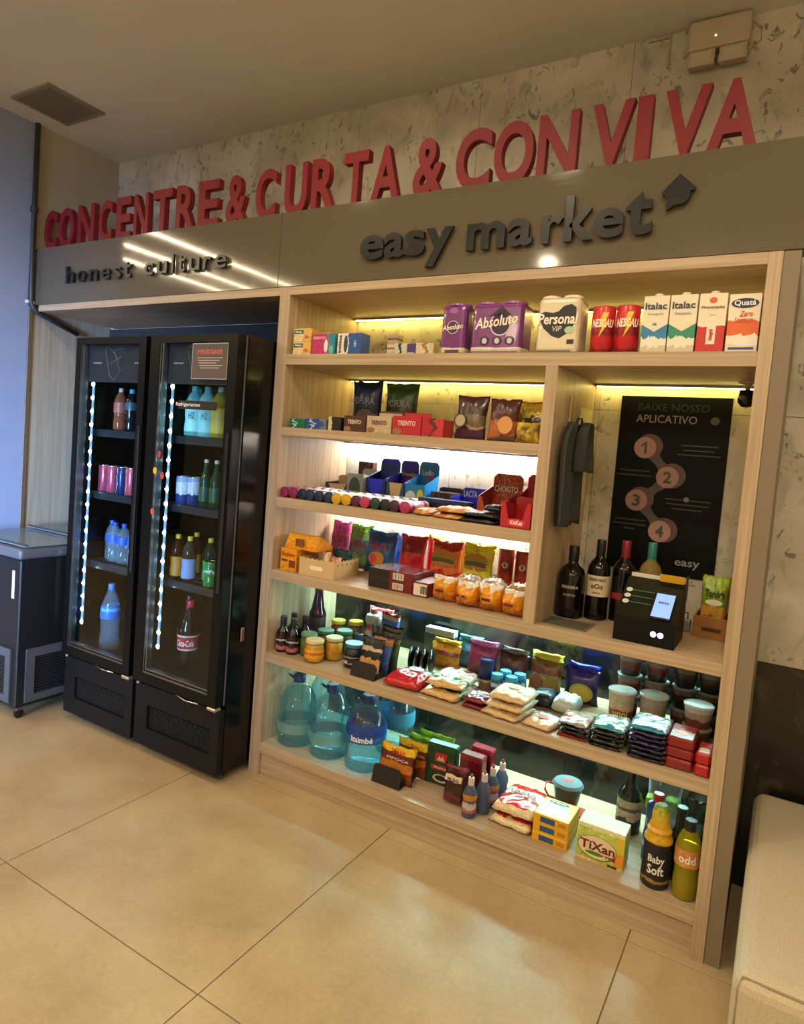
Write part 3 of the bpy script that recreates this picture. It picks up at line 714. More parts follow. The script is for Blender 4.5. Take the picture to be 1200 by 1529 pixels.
# right fridge
TEAL_LIT = clear('#7fdcd4', .55)  # teal light of the fridge LEDs is put into these bottles' colours
for i, (x, y, bc, cc, lab) in enumerate(((-2.620, .02, TEAL_LIT, '#47b7ae', 'soda bottle coloured teal-lit half behind the lights'), (-2.550, -.065, TEAL_LIT, '#49c2b4', 'tall soda bottle coloured teal-lit behind the shelf tag'), (-2.455, -.065, clear('#8fe0e0', .6), '#3fa99f', 'soda bottle coloured pale blue-lit right of the teal one'), (-2.360, -.065, clear('#a8a83a', .6), '#7fa08c', 'yellow soda bottle at the right of the top shelf'))):
    bottle(lab + ' in the right fridge', (x, y, z1), .262, .046, 'pet', bc, mat(cc, .4), (.10, .58, mat(('#7be0dc', '#9aeee8', '#8adfe6', '#b9b045')[i], .45)), None if i not in (1, 2) else [('H2', .42, '#2a7f86', .03, .035)], group='soda bottles in the right fridge')
can('white and blue drink can, left one, on the second shelf of the right fridge', (-2.578, -.085, z2), .145, .036, bands([(0, '#1c3a80'), (.35, '#c8dcf0'), (.8, '#8fb0dc')], 'Z', .06, .25), lid=mat('#aab0b8', .25, .9), group='cans in the right fridge')
can('white and blue drink can, right one, on the second shelf of the right fridge', (-2.505, -.075, z2), .145, .036, bands([(0, '#182f6a'), (.38, '#b8cfea'), (.85, '#7f9fd0')], 'Z', .06, .25), lid=mat('#aab0b8', .25, .9), group='cans in the right fridge')
carton('small orange box behind the cans in the right fridge', -2.50, -2.43, .04, z2, .05, .165, mat('#b8623a', .5))
for i, (x, y) in enumerate(((-2.425, -.075), (-2.350, -.075), (-2.36, .03))):
    bottle(('left green beer bottle in the right fridge', 'right green beer bottle in the right fridge', 'beer bottle in the second row of the right fridge')[i], (x, y, z2), .245, .031, 'beer', clear('#1f6a3c', .25), mat('#b9c4b8', .35), (.12, .42, mat('#1c4a2c', .4)), [('BEER', .3, '#cfe0d0', .035, .012)] if False else None, group='beer bottles in the right fridge')
for i, (x, y, bc, lc, lab) in enumerate(((-2.595, -.08, clear('#4a2414', .5), '#b8862c', 'yellow-capped tea bottle with golden label'), (-2.505, -.08, clear('#58503a', .4), '#7f9fd4', 'yellow-capped bottle with pale blue label'), (-2.405, -.03, clear('#2a3a22', .5), '#2fa04c', 'yellow-capped bottle with green label'), (-2.60, .05, clear('#4a2414', .5), '#b8862c', 'yellow-capped bottle in the second row'))):
    bottle(lab + ' in the right fridge', (x, y, z3), .232, .037, 'pet', bc, mat('#c8b83c', .4), (.06, .5, mat(lc, .45)), group='tea bottles in the right fridge')
can('green and white drink can at the right of the third shelf in the right fridge', (-2.335, -.09, z3), .125, .034, bands([(0, '#1f8a3c'), (.45, '#d8e4dc'), (.6, '#1f8a3c')], 'Z', .3, .3), lid=CHROME)
REDL = bands([(0, '#d8d0d0'), (.12, '#b3202c'), (.9, '#d8d0d0')], 'Z', .04)
bottle('large red-capped cola bottle at the bottom of the right fridge', (-2.515, -.045, z0), .405, .058, 'pet2', mat('#0c0807', .08), mat('#c22a34', .4), (.36, .56, REDL), [('Coca-Cola', .46, '#f2e8e8', .10, .035)], group='cola bottles in the right fridge')
bottle('large cola bottle half hidden by the lights of the right fridge', (-2.605, .03, z0), .405, .058, 'pet2', mat('#0d0f12', .08), mat('#1d2a33', .4), (.36, .56, mat('#8f2230', .4)), group='cola bottles in the right fridge')
bottle('dark cola bottle at the back right of the right fridge', (-2.385, .12, z0), .405, .058, 'pet2', mat('#0c0807', .08), mat('#2a1414', .4), (.36, .5, mat('#5a3a30', .4)), group='cola bottles in the right fridge')

# ================================================================== chest freezer
fz = thing('chest_freezer', 'low dark chest freezer with sliding glass lid left of the fridges', 'freezer', (-3.79, 0, 0))
a, b, y0, y1 = -.36, .335, -.42, .47
part('body', box_me(a, b, y0, y1, .075, .925, .006), mat('#16171b', .4), fz)
part('lid_rim', box_me(a - .008, b + .008, y0 - .012, y0 + .34, .925, .985, .02, 3), mat('#55595f', .4), fz)
rim = bmesh.new(); box_bm(rim, a - .008, b + .008, y0 + .341, y1, .925, .980, .006)
part('lid_rail', bm_mesh(rim), mat('#8a8f94', .3, .5), fz, label='pale rear lid rail')
for k, (u0, u1, zz) in enumerate(((y0 + .03, y0 + .48, .992), (y0 + .42, y1 - .02, 1.004))):
    lp = part('sliding_lid', box_me(a + .02, b - .012, u0, u1, zz, zz + .006), clear('#bcd0da', .25, 1.5), fz)
    part('lid_frame', box_me(a + .02, b - .012, u0, u0 + .015, zz + .0062, zz + .014), mat('#3a3d42', .4), lp)
part('back_rail', box_me(a - .005, b + .004, y1 - .03, y1 + .002, .985, 1.035, .004), mat('#6f767c', .35), fz)
part('price_label', box_me(b - .075, b - .048, y0 - .0035, y0 - .0005, .70, .86, .001), mat('#b8b4aa', .5), fz, label='narrow pale plate on the freezer front')
for nm, q in (('front_grille', (a + .01, b - .05, 'f')), ('side_grille', (y0 + .05, y0 + .55, 's'))):
    fr = bmesh.new(); me2 = bmesh.new(); A, B = q[0], q[1]
    for u0, u1, w0, w1 in ((A, B, .36, .41), (A, B, .10, .14), (A, A + .05, .14, .36), (B - .05, B, .14, .36)):
        if q[2] == 'f': box_bm(fr, u0, u1, y0 - .01, y0 - .0005, w0, w1)
        else: box_bm(fr, b + .0005, b + .01, u0, u1, w0, w1)
    for k in range(14):
        zz = .145 + k * .0153
        if q[2] == 'f': box_bm(me2, A + .05, B - .05, y0 - .006, y0 - .002, zz, zz + .006)
        else: box_bm(me2, b + .002, b + .006, A + .05, B - .05, zz, zz + .006)
    g = part(nm, bm_mesh(fr), mat('#484b50', .5), fz); part('grille_bars', bm_mesh(me2), mat('#24262a', .5), g)
for sx in (a + .06, b - .045):
    for sy in (y0 + .05, y1 - .06):
        c = part('caster', box_me(-.012, .012, -.02, .02, .045, .0755, .003), mat('#77797c', .3, .8), fz, (sx, sy, 0))
        part('wheel', lathe_me([(.018, -.009), (.026, -.007), (.026, .007), (.018, .009)], 16), mat('#141414', .5), c, (0, 0, .026), (0, math.pi / 2, 0))

# ================================================================== bench
bn = thing('bench', 'cream upholstered bench at the right edge below the dark marble', 'bench', (0, 0, 0))
CREAM = noisy('#b9ad92', '#c8bda4', 220, .9, .25)
part('upholstery', box_me(.168, 1.75, -.63, .555, .004, .44, .045, 4), CREAM, bn)
SEAM = noisy('#8d8168', '#9a8e76', 90, .9)
part('seam', tube_me([(.190, -.612, .426), (.25, -.616, .427), (.6, -.616, .427), (1.2, -.616, .427), (1.7, -.616, .427)], .0035, 6), SEAM, bn)
part('seam', tube_me([(.1815, -.617, .04), (.1815, -.617, .25), (.182, -.6165, .395), (.190, -.612, .426)], .003, 6), SEAM, bn)

# ================================================================== top shelf (A): hygiene, paper rolls, milk
g = 'groceries on the top shelf'
for k in (0, 1):
    carton(('lower', 'upper')[k] + ' of two stacked yellow hygiene boxes at the left of the top shelf', -1.995, -1.885, .03, ZA + k * .0645, .06, .064,
           bands([(0, '#d8c48e'), (.55, '#d9a85a')], 'X', .1), [('Always', -.2, .72, .38, .2, '#e8efe8')], group=g, patches=[(-.46, .06, .58, .88, '#3b5a4c')], ovals=[(.25, .35, .12, .14, '#b06a4a')])
carton('pink pad box with white swirl on the top shelf', -1.878, -1.740, .03, ZA, .07, .100, bands([(0, '#b51e63'), (.62, '#c63a7a'), (.72, '#1f7f98')], 'X', .06), [('ESSENCIAL', -.15, .8, .55, .14, '#f0b8d0')],
       group=g, ovals=[(.12, .42, .08, .3, '#e8dfe6'), (.36, .25, .1, .2, '#5fb0c0')])
carton('small beige box standing behind the pink pad box', -1.905, -1.84, .12, ZA, .05, .125, mat('#c9a377', .5), group=g)
carton('white and blue tampon box on the top shelf', -1.726, -1.590, .03, ZA, .07, .100, bands([(0, '#e4ded2'), (.46, '#1d4f9c')], 'X', .04), [('intimus', -.38, .5, .6, .16, '#20364f', {'tilt': math.pi / 2}), ('H', .25, .5, .08, .3, '#c8d4ea')], group=g,
       ovals=[(-.14, .5, .08, .4, '#1f3f66')])
for k in range(3):
    carton(('lowest', 'middle', 'topmost')[k] + ' of three tiny white medicine boxes stacked near the back', -1.590, -1.532, .25, ZA + k * .0445, .05, .044, bands([(0, '#e2dcc8'), (.4, '#a8683c'), (.6, '#e2dcc8')], 'Z', .03), group=g)
carton('small white and grey medicine box right of the tiny stack', -1.528, -1.466, .22, ZA, .05, .085, bands([(0, '#d9d3c3'), (.4, '#3a3c42'), (.62, '#d9d3c3')], 'X', .16), group=g)
carton('small purple medicine box near the back of the top shelf', -1.462, -1.404, .21, ZA, .05, .080, bands([(0, '#d8d0c4'), (.2, '#4b3a78')], 'X', .05), group=g, patches=[(-.2, .35, .4, .5, '#c8c0d8')])
carton('small beige medicine box with brown print beside the purple toilet paper', -1.398, -1.302, .20, ZA, .05, .082, bands([(0, '#dcd0b4'), (.42, '#a87a4a'), (.62, '#dcd0b4')], 'X', .2), group=g)

def paper_pack(label, x0, x1, yf, d, h, film, base, rolls, name='toilet_paper_pack'):
    wd = x1 - x0
    t = thing(name, label, 'toilet paper', ((x0 + x1) / 2, yf + d / 2, ZA + .0004), 0, 'toilet paper packs on the top shelf')
    bm = bmesh.new(); box_bm(bm, -wd / 2, wd / 2, -d / 2, d / 2, 0, h, .022, 3)
    # waist between the rolls
    for v in bm.verts:
        u = v.co.x / wd * rolls
        k = abs(math.sin(math.pi * (u + (.5 if rolls % 2 else 0))))
        if abs(v.co.z) > h * .8: v.co.z -= .0
    part('wrapper', bm_mesh(bm, smooth=False), film, t)
    n = rolls
    for i in range(n):
        x = -wd / 2 + (i + .5) * wd / n
        part('roll_top', lathe_me([(wd / n * .46, h - .004), (wd / n * .44, h + .006), (wd / n * .34, h + .009), (wd / n * .2, h + .007)], 24), base, t, (x, -d / 2 + wd / n / 2 if n > 1 else 0, 0))
    return t
PUR = bands([(0, '#d6cfc4'), (.14, '#6e2a73'), (.93, '#874089')], 'Z', .015, .22, .3, 3, 0, .15)
t = paper_pack('narrow purple toilet paper pack beside the larger one', -1.190, -1.072, .04, .11, .212, PUR, mat('#8d5590', .3), 1)
oval(t, 0, .115, .028, .028, -.0556, '#d8cce0'); oval(t, 0, .115, .025, .025, -.0562, '#3a2046'); txt(t, 'Absoluto', 0, .116, -.0568, '#efe6d8', .095, .022, .015, .2, .1)
oval(t, 0, .185, .02, .013, -.0556, '#9a5fa0'); patch(t, -.03, .035, .008, .02, -.0552, '#4a3550')
t = paper_pack('large purple toilet paper pack with white script', -1.048, -.822, .04, .13, .212, PUR, mat('#8d5590', .3), 2)
oval(t, .02, .125, .046, .05, -.0656, '#d8cce0'); oval(t, .02, .125, .041, .045, -.0662, '#30203a')
part('emblem_roof', prism_me([(-.03, .155), (.02, .195), (.07, .155)], -.0668, -.0662), mat('#30203a', .5), t)
txt(t, 'Absoluto', 0, .135, -.0675, '#efe6d8', .19, .045, .02, .25, .12)
for x in (-.045, .01, .065): oval(t, x, .055, .021, .018, -.0656, '#3a2046'); oval(t, x, .055, .011, .012, -.0662, '#cabfd2')
patch(t, -.10, .10, .008, .014, -.0652, '#7c6a80')
t = paper_pack('white toilet paper pack with black heart label', -.762, -.590, .04, .13, .222, mat('#d9cdb2', .3, 0, .3), mat('#e2d9c6', .4), 2)
part('heart_label', prism_me([(-.07, .16), (-.055, .165), (-.02, .16), (.0, .165), (.02, .185), (.05, .192), (.07, .178), (.072, .13), (.05, .085), (.01, .06), (-.02, .07), (-.055, .1), (-.07, .13)], -.0658, -.0651), mat('#16161c', .4), t)
txt(t, 'Personal', 0, .136, -.0668, '#efe8da', .158, .042, .025, .1); txt(t, 'VIP', .0, .098, -.0668, '#cfc8ba', .038, .02, .01, .2)
oval(t, .048, .092, .018, .014, -.0664, '#a9c8a4'); patch(t, .042, .070, .038, .056, -.0652, '#26262c'); patch(t, -.075, .06, .008, .015, -.0652, '#6b6456')
carton('second white paper pack half hidden behind the chocolate powder tins', -.578, -.50, .16, ZA, .12, .20, bands([(0, '#d0c4a8'), (.3, '#2a2a2e'), (.7, '#d0c4a8')], 'Z', .05), name='toilet_paper_pack', cat='toilet paper', group='toilet paper packs on the top shelf', bev=.015)
NES = bands([(0, '#7a1420'), (.12, '#b81f26'), (.38, '#8f1620'), (.6, '#c8282c')], 'Z', .05, .3)
for i, x in enumerate((-.509, -.418)):
    t = can(('left', 'right')[i] + ' red chocolate powder tin with yellow lightning bolt', (x, .085, ZA + .0004), .180, .044, NES, lid=mat('#b02a2c', .35), group='chocolate powder tins')
    part('lightning_bolt', prism_me([(-.004, .155), (.018, .155), (.006, .12), (.02, .12), (-.014, .062), (-.004, .1), (-.016, .1)], -.0005, 0), mat('#f0c63c', .5), t, (.010, -.0443, 0), (0, 0, turn((x, .085)) ))
    part('lettering', fit_text('NESCAU', .085, .032, .0005, .03, .15, 2, wrap=.0475), mat('#f3ead8', .5), t, (0, 0, .115), (0, 0, turn((x, .085))))
MILKW = '#e6dcc6'
def milk(label, x0, x1, h, body, texts, cap, chevron=False, **kw):
    t = carton(label, x0, x1, .03, ZA, .085, h, body, texts, 'milk_carton', 'milk carton', 'milk cartons on the top shelf', **kw)
    if cap: part('cap', lathe_me([(.014, 0), (.015, .002), (.015, .012), (.013, .014)], 16), mat(cap, .4), t, (.0, -.005, h))
    if chevron: part('chevron', prism_me([(-(x1 - x0) * .49, h * .56), ((x1 - x0) * .49, h * .56), ((x1 - x0) * .49, h * .50), (0, h * .37), (-(x1 - x0) * .49, h * .50)], -.0433, -.0427), mat(MILKW, .4), t)
    part('top_fold', box_me(-(x1 - x0) / 2 + .004, (x1 - x0) / 2 - .004, .028, .036, h, h + .003), mat(MILKW, .5), t)
    return t
def splash(stop, col): return bands([(0, '#c9bfa8'), (.12, '#e9e2d2'), (.26, col), (.50, MILKW)], 'Z', .055, .4, 0, 5, 0, 0)
milk('white milk carton with blue splash band', -.356, -.268, .205, splash(0, '#2f7fb0'), [('Italac', 0, .82, .84, .12, '#20304a'), ('Integral', 0, .68, .6, .05, '#7fa0b4', {'bold': .0}), ('3%', 0, .50, .18, .05, '#4a80a8')], MILKW, True)
milk('white milk carton with green splash band', -.264, -.174, .205, splash(0, '#2c8a6a'), [('Italac', 0, .82, .84, .12, '#20304a'), ('Desnatado', 0, .68, .6, .05, '#7fa094', {'bold': .0})], MILKW, True)
milk('white and red milk carton with bottle picture', -.169, -.080, .205, bands([(0, '#c02a2e'), (.44, MILKW)], 'Z', .02, .4, 0, 3, 0, 0), [('Piracanjuba', 0, .76, .84, .055, '#7a4a30', {'shear': .2}), ('Integral', .02, .30, .42, .085, '#c02a2e', {'tilt': math.pi / 2})], MILKW,
     patches=[(-.14, .18, .14, .5, '#e8dfcd'), (-.08, .12, .5, .62, '#e8dfcd'), (-.11, .15, .615, .65, '#d8cbb4')], ovals=[(0, .88, .14, .05, '#c8663a')])
milk('white and orange milk carton, rightmost on the top shelf', -.074, .024, .198, bands([(0, '#d8d0c0'), (.14, '#e9e2d2'), (.30, '#d8622a'), (.52, MILKW)], 'Z', .07, .4, 0, 3, 0, 0), [('Quatá', 0, .84, .68, .11, '#f2ece0'), ('Zero', .06, .66, .42, .1, '#d8622a', {'shear': .3}), ('Lactose', 0, .56, .58, .09, '#d8622a', {'shear': .3})], None,
     ovals=[(0, .84, .43, .085, '#1c2f4a')], patches=[(-.4, .4, .05, .09, '#2a4a78')])

# ================================================================== second shelf (B): sweets boxes and snack bags
g = 'groceries on the second shelf'
carton('flat green toothpaste box at the left end of the second shelf', -1.985, -1.888, .03, ZB, .10, .046, bands([(0, '#1c6a4a'), (.3, '#cfe0d4'), (.36, '#1c6a4a')], 'X', .25), group=g)
carton('flat blue toothpaste box on the second shelf', -1.884, -1.760, .03, ZB, .10, .050, bands([(0, '#234f8c'), (.3, '#c8d4e4'), (.36, '#234f8c'), (.82, '#6d7480')], 'X', .22), group=g)
carton('small black and cream box on the second shelf', -1.746, -1.672, .03, ZB, .06, .064, bands([(0, '#c8bba0'), (.3, '#1e1a18')], 'X', .1), [('MINTS', .15, .5, .5, .2, '#d8ccb4')] if False else (), group=g)
def wafer_box(label, x0, x1, h, col, tc):
    t = carton(label, x0, x1, .03, ZB, .10, h, bands([(0, col), (.96, col)], 'Z', .02), [('TRENTO', 0, .62, .62, .26, tc)], 'display_box', 'box', 'wafer display boxes', ovals=[(-.32, .18, .16, .16, '#8a6a4a')])
    part('open_lid', box_me(-(x1 - x0) / 2 + .004, (x1 - x0) / 2 - .004, .046, .049, h, h + .02), mat(col, .5), t)
    return t
wafer_box('brown wafer display box on the second shelf', -1.655, -1.534, .074, '#4a2a26', '#d9c8a8')
wafer_box('white wafer display box on the second shelf', -1.527, -1.394, .078, '#b9a58c', '#5a3a34')
wafer_box('red wafer display box on the second shelf', -1.388, -1.242, .085, '#b0222f', '#e8c9c0')
carton('second red wafer box with chocolate picture', -1.238, -1.132, .03, ZB, .10, .080, bands([(0, '#a81e2c'), (.4, '#5a1c1c'), (.62, '#b8323a')], 'X', .25), name='display_box', cat='box', group='wafer display boxes')
carton('smaller brown wafer box behind the white one', -1.52, -1.40, .135, ZB, .05, .108, mat('#5a3a30', .5), [('TRENTO', 0, .84, .6, .14, '#d9c8a8')], 'display_box', 'box', 'wafer display boxes')
bag('dark blue snack bag behind the wafer boxes', -1.775, -1.60, .22, ZB, .07, .262, bands([(0, '#1b2236'), (.62, '#1c2b52')], 'Z', .04, .3), [('FOFURA', 0, .62, .8, .13, '#7f8898')], group=g, seed=3, ovals=[(.1, .32, .3, .14, '#5a5646')])
bag('dark green snack bag behind the wafer boxes', -1.590, -1.405, .24, ZB, .07, .258, bands([(0, '#24301f'), (.62, '#33522a'), (.9, '#3f7a2c')], 'Z', .05, .3), [('FOFURA', 0, .60, .8, .13, '#88907c')], group=g, seed=5, ovals=[(.05, .3, .3, .14, '#6a7048')])
bag('purple-brown snack bag with round seal on the second shelf', -1.11, -.965, .06, ZB, .06, .192, bands([(0, '#4a2640'), (.24, '#a08a70'), (.30, '#6a5a48'), (.52, '#3e2428')], 'Z', .05, .28, .2), group=g, seed=8, ovals=[(-.25, .40, .2, .16, '#2a2022'), (-.25, .40, .16, .13, '#a89878')], texts=[('Zero', -.25, .40, .22, .08, '#2a2022')] if False else (), lean=.1)
bag('brown snack bag with orange chips picture', -.945, -.815, .045, ZB, .06, .182, bands([(0, '#6a4a38'), (.12, '#b06a3c'), (.45, '#5a2e28'), (.62, '#4a2626')], 'Z', .09, .28, .2), group=g, seed=9, rz=.1, ovals=[(.12, .36, .24, .2, '#c88a4a')], lean=.1)
GOLD = noisy('#6e5a1c', '#d8b84a', 24, .22, .6)
bag('crumpled gold snack bag in front at the right of the second shelf', -.815, -.705, .03, ZB, .05, .088, GOLD, group=g, seed=11, wr=.012)
bag('taller gold snack bag beside the divider', -.85, -.70, .15, ZB, .06, .180, bands([(0, '#8a7424'), (.4, '#3a3222'), (.62, '#c8b03c'), (.8, '#d8a82c')], 'Z', .12, .22, .3), group=g, seed=12, wr=.010, rz=-.1)
bag('orange-topped gold snack bag behind the crumpled one', -.905, -.79, .25, ZB, .05, .19, bands([(0, '#8a6a24'), (.7, '#d89a2c')], 'Z', .12, .25, .3), group=g, seed=13, wr=.010)

# ================================================================== third shelf (C): biscuit rolls and chocolate
cols = ['#7a1f48', '#7a1f48', '#16223c', '#1b2a4a', '#16223c', '#1b2a4a', '#c69a20', '#c69a20', '#4a1c3a', '#a8305c', '#1c3330', '#16201e', '#3a1a30', '#a02c58']
wr = ['#a85a78', '#c8a8b4', '#b8bcc4', '#c8ccd4', '#b8c0cc', '#c8ccd0', '#d8cca0', '#d8d0b0', '#c0b4bc', '#d8b4c0', '#b8c4c0', '#b4b8b4', '#b8acb4', '#d0a8b4']
rl = ['maroon-ended biscuit roll at the far left of the candy shelf', 'navy-ended biscuit roll between the maroon and yellow ones', 'yellow-ended biscuit roll on the candy shelf', 'plum-ended biscuit roll next to the yellow ones',
      'pink-ended biscuit roll next to the plum one', 'dark green biscuit roll on the candy shelf', 'black-ended biscuit roll right of the dark green one', 'second plum biscuit roll near the orange packets', 'last pink biscuit roll, beside the orange packets']
idx = [0, 0, 1, 1, 1, 1, 2, 2, 3, 4, 5, 6, 7, 8]
rollm = lathe_me([(.018, 0), (.0245, .003), (.0258, .008), (.0255, .182), (.022, .19), (.01, .195)], 18)
rollm2 = lathe_me([(.018, 0), (.0245, .003), (.0258, .008), (.0255, .088), (.022, .095), (.01, .099)], 18)
ORD = 'first second third fourth fifth sixth seventh eighth ninth tenth eleventh twelfth thirteenth fourteenth fifteenth sixteenth'.split()
endm = lathe_me([(.0262, .0), (.0268, .002), (.0268, .030), (.0262, .032)], 18)
for i in range(14):
    t = thing('biscuit_roll', {0: 'leftmost ', 1: 'second ', 2: 'first ', 3: 'second ', 4: 'third ', 5: 'fourth ', 6: 'left ', 7: 'right '}.get(i, '') + rl[idx[i]], 'biscuits', (-1.978 + i * .0532, .022 + (i % 3) * .004, ZC + .0272), group='biscuit rolls on the candy shelf')
    part('wrapper', rollm, bands([(0, cols[i]), (.22, wr[i]), (.7, cols[i]), (.8, wr[i])], 'Z', .04, .25), t, rot=(-math.pi / 2, 0, 0))
    part('end_cap', endm, mat(cols[i], .4), t, (0, -.004, 0), (-math.pi / 2, 0, 0))
    part('twist', lathe_me([(.0, -.001), (.016, -.002), (.021, .001)], 14, cap=False), mat(cols[i], .5), t, (0, -.004, 0), (-math.pi / 2, 0, 0))
for i in range(13):
    t = thing('biscuit_roll', ORD[i] + ' short foil biscuit roll from the left in the second row', 'biscuits', (-1.955 + i * .0532, .228, ZC + .0272), group='second row of biscuit rolls')
    part('wrapper', rollm2, bands([(0, cols[i]), (.15, '#c8ccd0'), (.75, wr[i])], 'Z', .05, .25), t, rot=(-math.pi / 2, 0, 0))
g = 'chocolates on the candy shelf'
ORG = bands([(0, '#b8742c'), (.5, '#d9a45c'), (.75, '#c8802c')], 'X', .15, .35)
sack('small orange biscuit packet beside the pink roll', (-1.205, .10, ZC + .0004), .085, .16, .030, ORG, 'biscuit_packet', 'packet', g, seed=4)
for k in range(2):
    sack(('lower', 'upper')[k] + ' of two flat tan biscuit packets on the candy shelf', (-1.075 + .01 * k, .10, ZC + .0004 + k * .0275), .150, .17, .023, bands([(0, '#b8702c'), (.4, '#d8b07c'), (.62, '#c88c44')], 'X', .12, .35), 'biscuit_packet', 'packet', g, seed=6 + k)
BLK = mat('#120f10', .28)
for k, (dx, dy) in enumerate(((0, 0), (.004, .012))):
    sack(('lower', 'upper')[k] + ' of two flat black chocolate packets', (-.935 + dx, .085 + dy, ZC + .0004 + k * .0245), .175, .15, .020, BLK, 'chocolate_packet', 'packet', g, seed=9 + k)
sack('short black chocolate packet on top of the flat black ones', (-.893, .12, ZC + .051), .085, .10, .026, BLK, 'chocolate_packet', 'packet', g, seed=12)
def display(label, x0, x1, yf, z, d, hf, hb, col, inner, texts=(), fronttexts=(), notch=True, g='chocolate display boxes', fmat=None, bmat=None, ovals=(), fovals=(), card=None):
    wd = x1 - x0; t = thing('display_box', label, 'display box', ((x0 + x1) / 2, yf + d / 2, z + .0004), group=g)
    a, b, f, k = -wd / 2, wd / 2, -d / 2, d / 2
    bm = bmesh.new(); box_bm(bm, a, b, f, k, 0, .002); 
    part('tray_base', bm_mesh(bm), inner, t)
    if notch: fr = prism_me([(a, 0), (b, 0), (b, hf), (b - wd * .12, hf), (b - wd * .26, hf * .35), (a + wd * .26, hf * .35), (a + wd * .12, hf), (a, hf)], f, f + .002)
    else: fr = box_me(a, b, f, f + .002, 0, hf)
    fp = part('front_flap', fr, fmat or col, t)
    if card: part('inner_card', prism_me([(a + wd * .05, .003), (b - wd * .05, .003), (b - wd * .05, hf * .97), (a + wd * .05, hf * .97)], f + .0035, f + .005), mat(card, .6), t)
    for sx in (a, b - .002): part('side_flap', prism_x([(f + .002, 0), (k, 0), (k, hb * .72), (f + .002, hf)], sx, sx + .002), col, t)
    bp = part('back_card', prism_me([(a, 0), (b, 0), (b, hb * .92), (b - wd * .12, hb), (a + wd * .12, hb), (a, hb * .92)], k - .002, k), bmat or col, t)
    for s, x, zz, w_, hh, c in texts: txt(t, s, x * wd, zz * hb, k - .003, c, w_ * wd, hh * hb)
    for s, x, zz, w_, hh, c in fronttexts: txt(t, s, x * wd, zz * hf, f - .001, c, w_ * wd, hh * hf)
    for x, zz, rx, rz_, c in ovals: oval(t, x * wd, zz * hb, rx * wd, rz_ * hb, k - .0025, c)
    for x, zz, rx, rz_, c in fovals: oval(t, x * wd, zz * hf, rx * wd, rz_ * hf, f - .0005, c)
    return t
KRAFT = mat('#b39468', .7)
RK = mat('#b01f2c', .4)
display('red display box with brown opening at the right end of the candy shelf', -.832, -.706, .02, ZC, .17, .105, .12, RK, mat('#8a6a48', .8), fronttexts=[('KitKat', .05, .22, .42, .17, '#f0e0dc')], fovals=[(.05, .22, .30, .15, '#c8303c')])
display('red display box standing behind the brown opening', -.87, -.72, .30, ZC, .12, .11, .215, RK, mat('#7a1820', .6), texts=[('KitKat', .05, .74, .6, .13, '#e8d8d4')], notch=False)
CHQ = bands([(0, '#a83a24'), (.3, '#d8925a'), (.42, '#8a3020'), (.6, '#c86a3c'), (.75, '#9a3a28')], 'X', .4, .4, 0, 14)
display('brown and orange checked display box with white lettering', -1.035, -.888, .24, ZC, .17, .10, .205, CHQ, KRAFT, texts=[('CHOKITO', -.05, .66, .8, .14, '#f0e6dc')], fmat=bands([(0, '#b8542c'), (.25, '#c8a878'), (.8, '#a83a24')], 'X', .1))
BLU = mat('#1a2ac0', .35)
display('royal blue chocolate display box with open front flap', -1.205, -1.062, .30, ZC, .14, .075, .122, BLU, mat('#2c3880', .6), texts=[('LACTA', -.2, .76, .5, .26, '#d8def4')])
sack('chocolate packet lying in the royal blue display box', (-1.11, .37, ZC + .003), .08, .10, .05, mat('#4a2a30', .35), 'chocolate_packet', 'packet', g, seed=15)
display('low black display box of dark chocolate near the back', -1.36, -1.225, .36, ZC, .13, .05, .11, mat('#1c1a1e', .5), mat('#2a2426', .7))
for k in range(4): carton(ORD[k] + ' brown chocolate bar from the left in the low black display box', -1.348 + k * .029, -1.322 + k * .029, .375, ZC + .003, .10, .085, mat('#3c2622', .35), name='chocolate_bar', cat='chocolate bar', group='bars in the low black box')
display('sky blue display box with yellow star and white arch', -1.476, -1.364, .34, ZC, .14, .115, .228, mat('#1f86c8', .4), mat('#1c5f90', .6), texts=[('Lollo', -.05, .76, .6, .12, '#e8f0f4')], ovals=[(.1, .62, .16, .07, '#b03c50')], fovals=[(-.2, .36, .28, .36, '#dce8f0'), (.28, .5, .16, .30, '#e0d22c')], notch=False)
display('indigo display box with brown print and cream front', -1.586, -1.482, .34, ZC, .14, .115, .226, mat('#24259a', .4), KRAFT, texts=[('Prestígio', 0, .68, .85, .12, '#d8b49a')], ovals=[(0, .55, .3, .07, '#7a2c4a')], fmat=mat('#1f4c6c', .5), card='#d8bc88')
display('bright blue display box with dark back card', -1.712, -1.594, .34, ZC, .14, .125, .228, mat('#16246a', .35), mat('#1f3cb0', .5), card='#2433e8', bmat=bands([(0, '#1c3a90'), (.6, '#2a4a8c'), (.72, '#243a6a'), (.9, '#2030c8')], 'Z', .06))
for k, (x0, x1, zz, c, lab) in enumerate(((-1.586, -1.482, .116, '#c8ac78', 'cream'), )):
    pass
display('grey-green chocolate display box with pale front arch', -1.815, -1.716, .32, ZC, .14, .14, .165, mat('#c2c2b4', .5), mat('#4a5248', .6), fmat=mat('#8f978a', .5), fovals=[(-.02, .45, .36, .42, '#3a463c')], notch=False)
display('dark brown display box with kraft notch at the left back of the candy shelf', -1.985, -1.830, .36, ZC, .12, .075, .118, mat('#2a211e', .5), KRAFT, bmat=KRAFT, card='#c8a878')
carton('small brown flip box behind the grey-green display box', -1.86, -1.765, .48, ZC, .04, .20, bands([(0, '#4a2c28'), (.7, '#8a4a3c'), (.8, '#5a3a34')], 'X', .1))
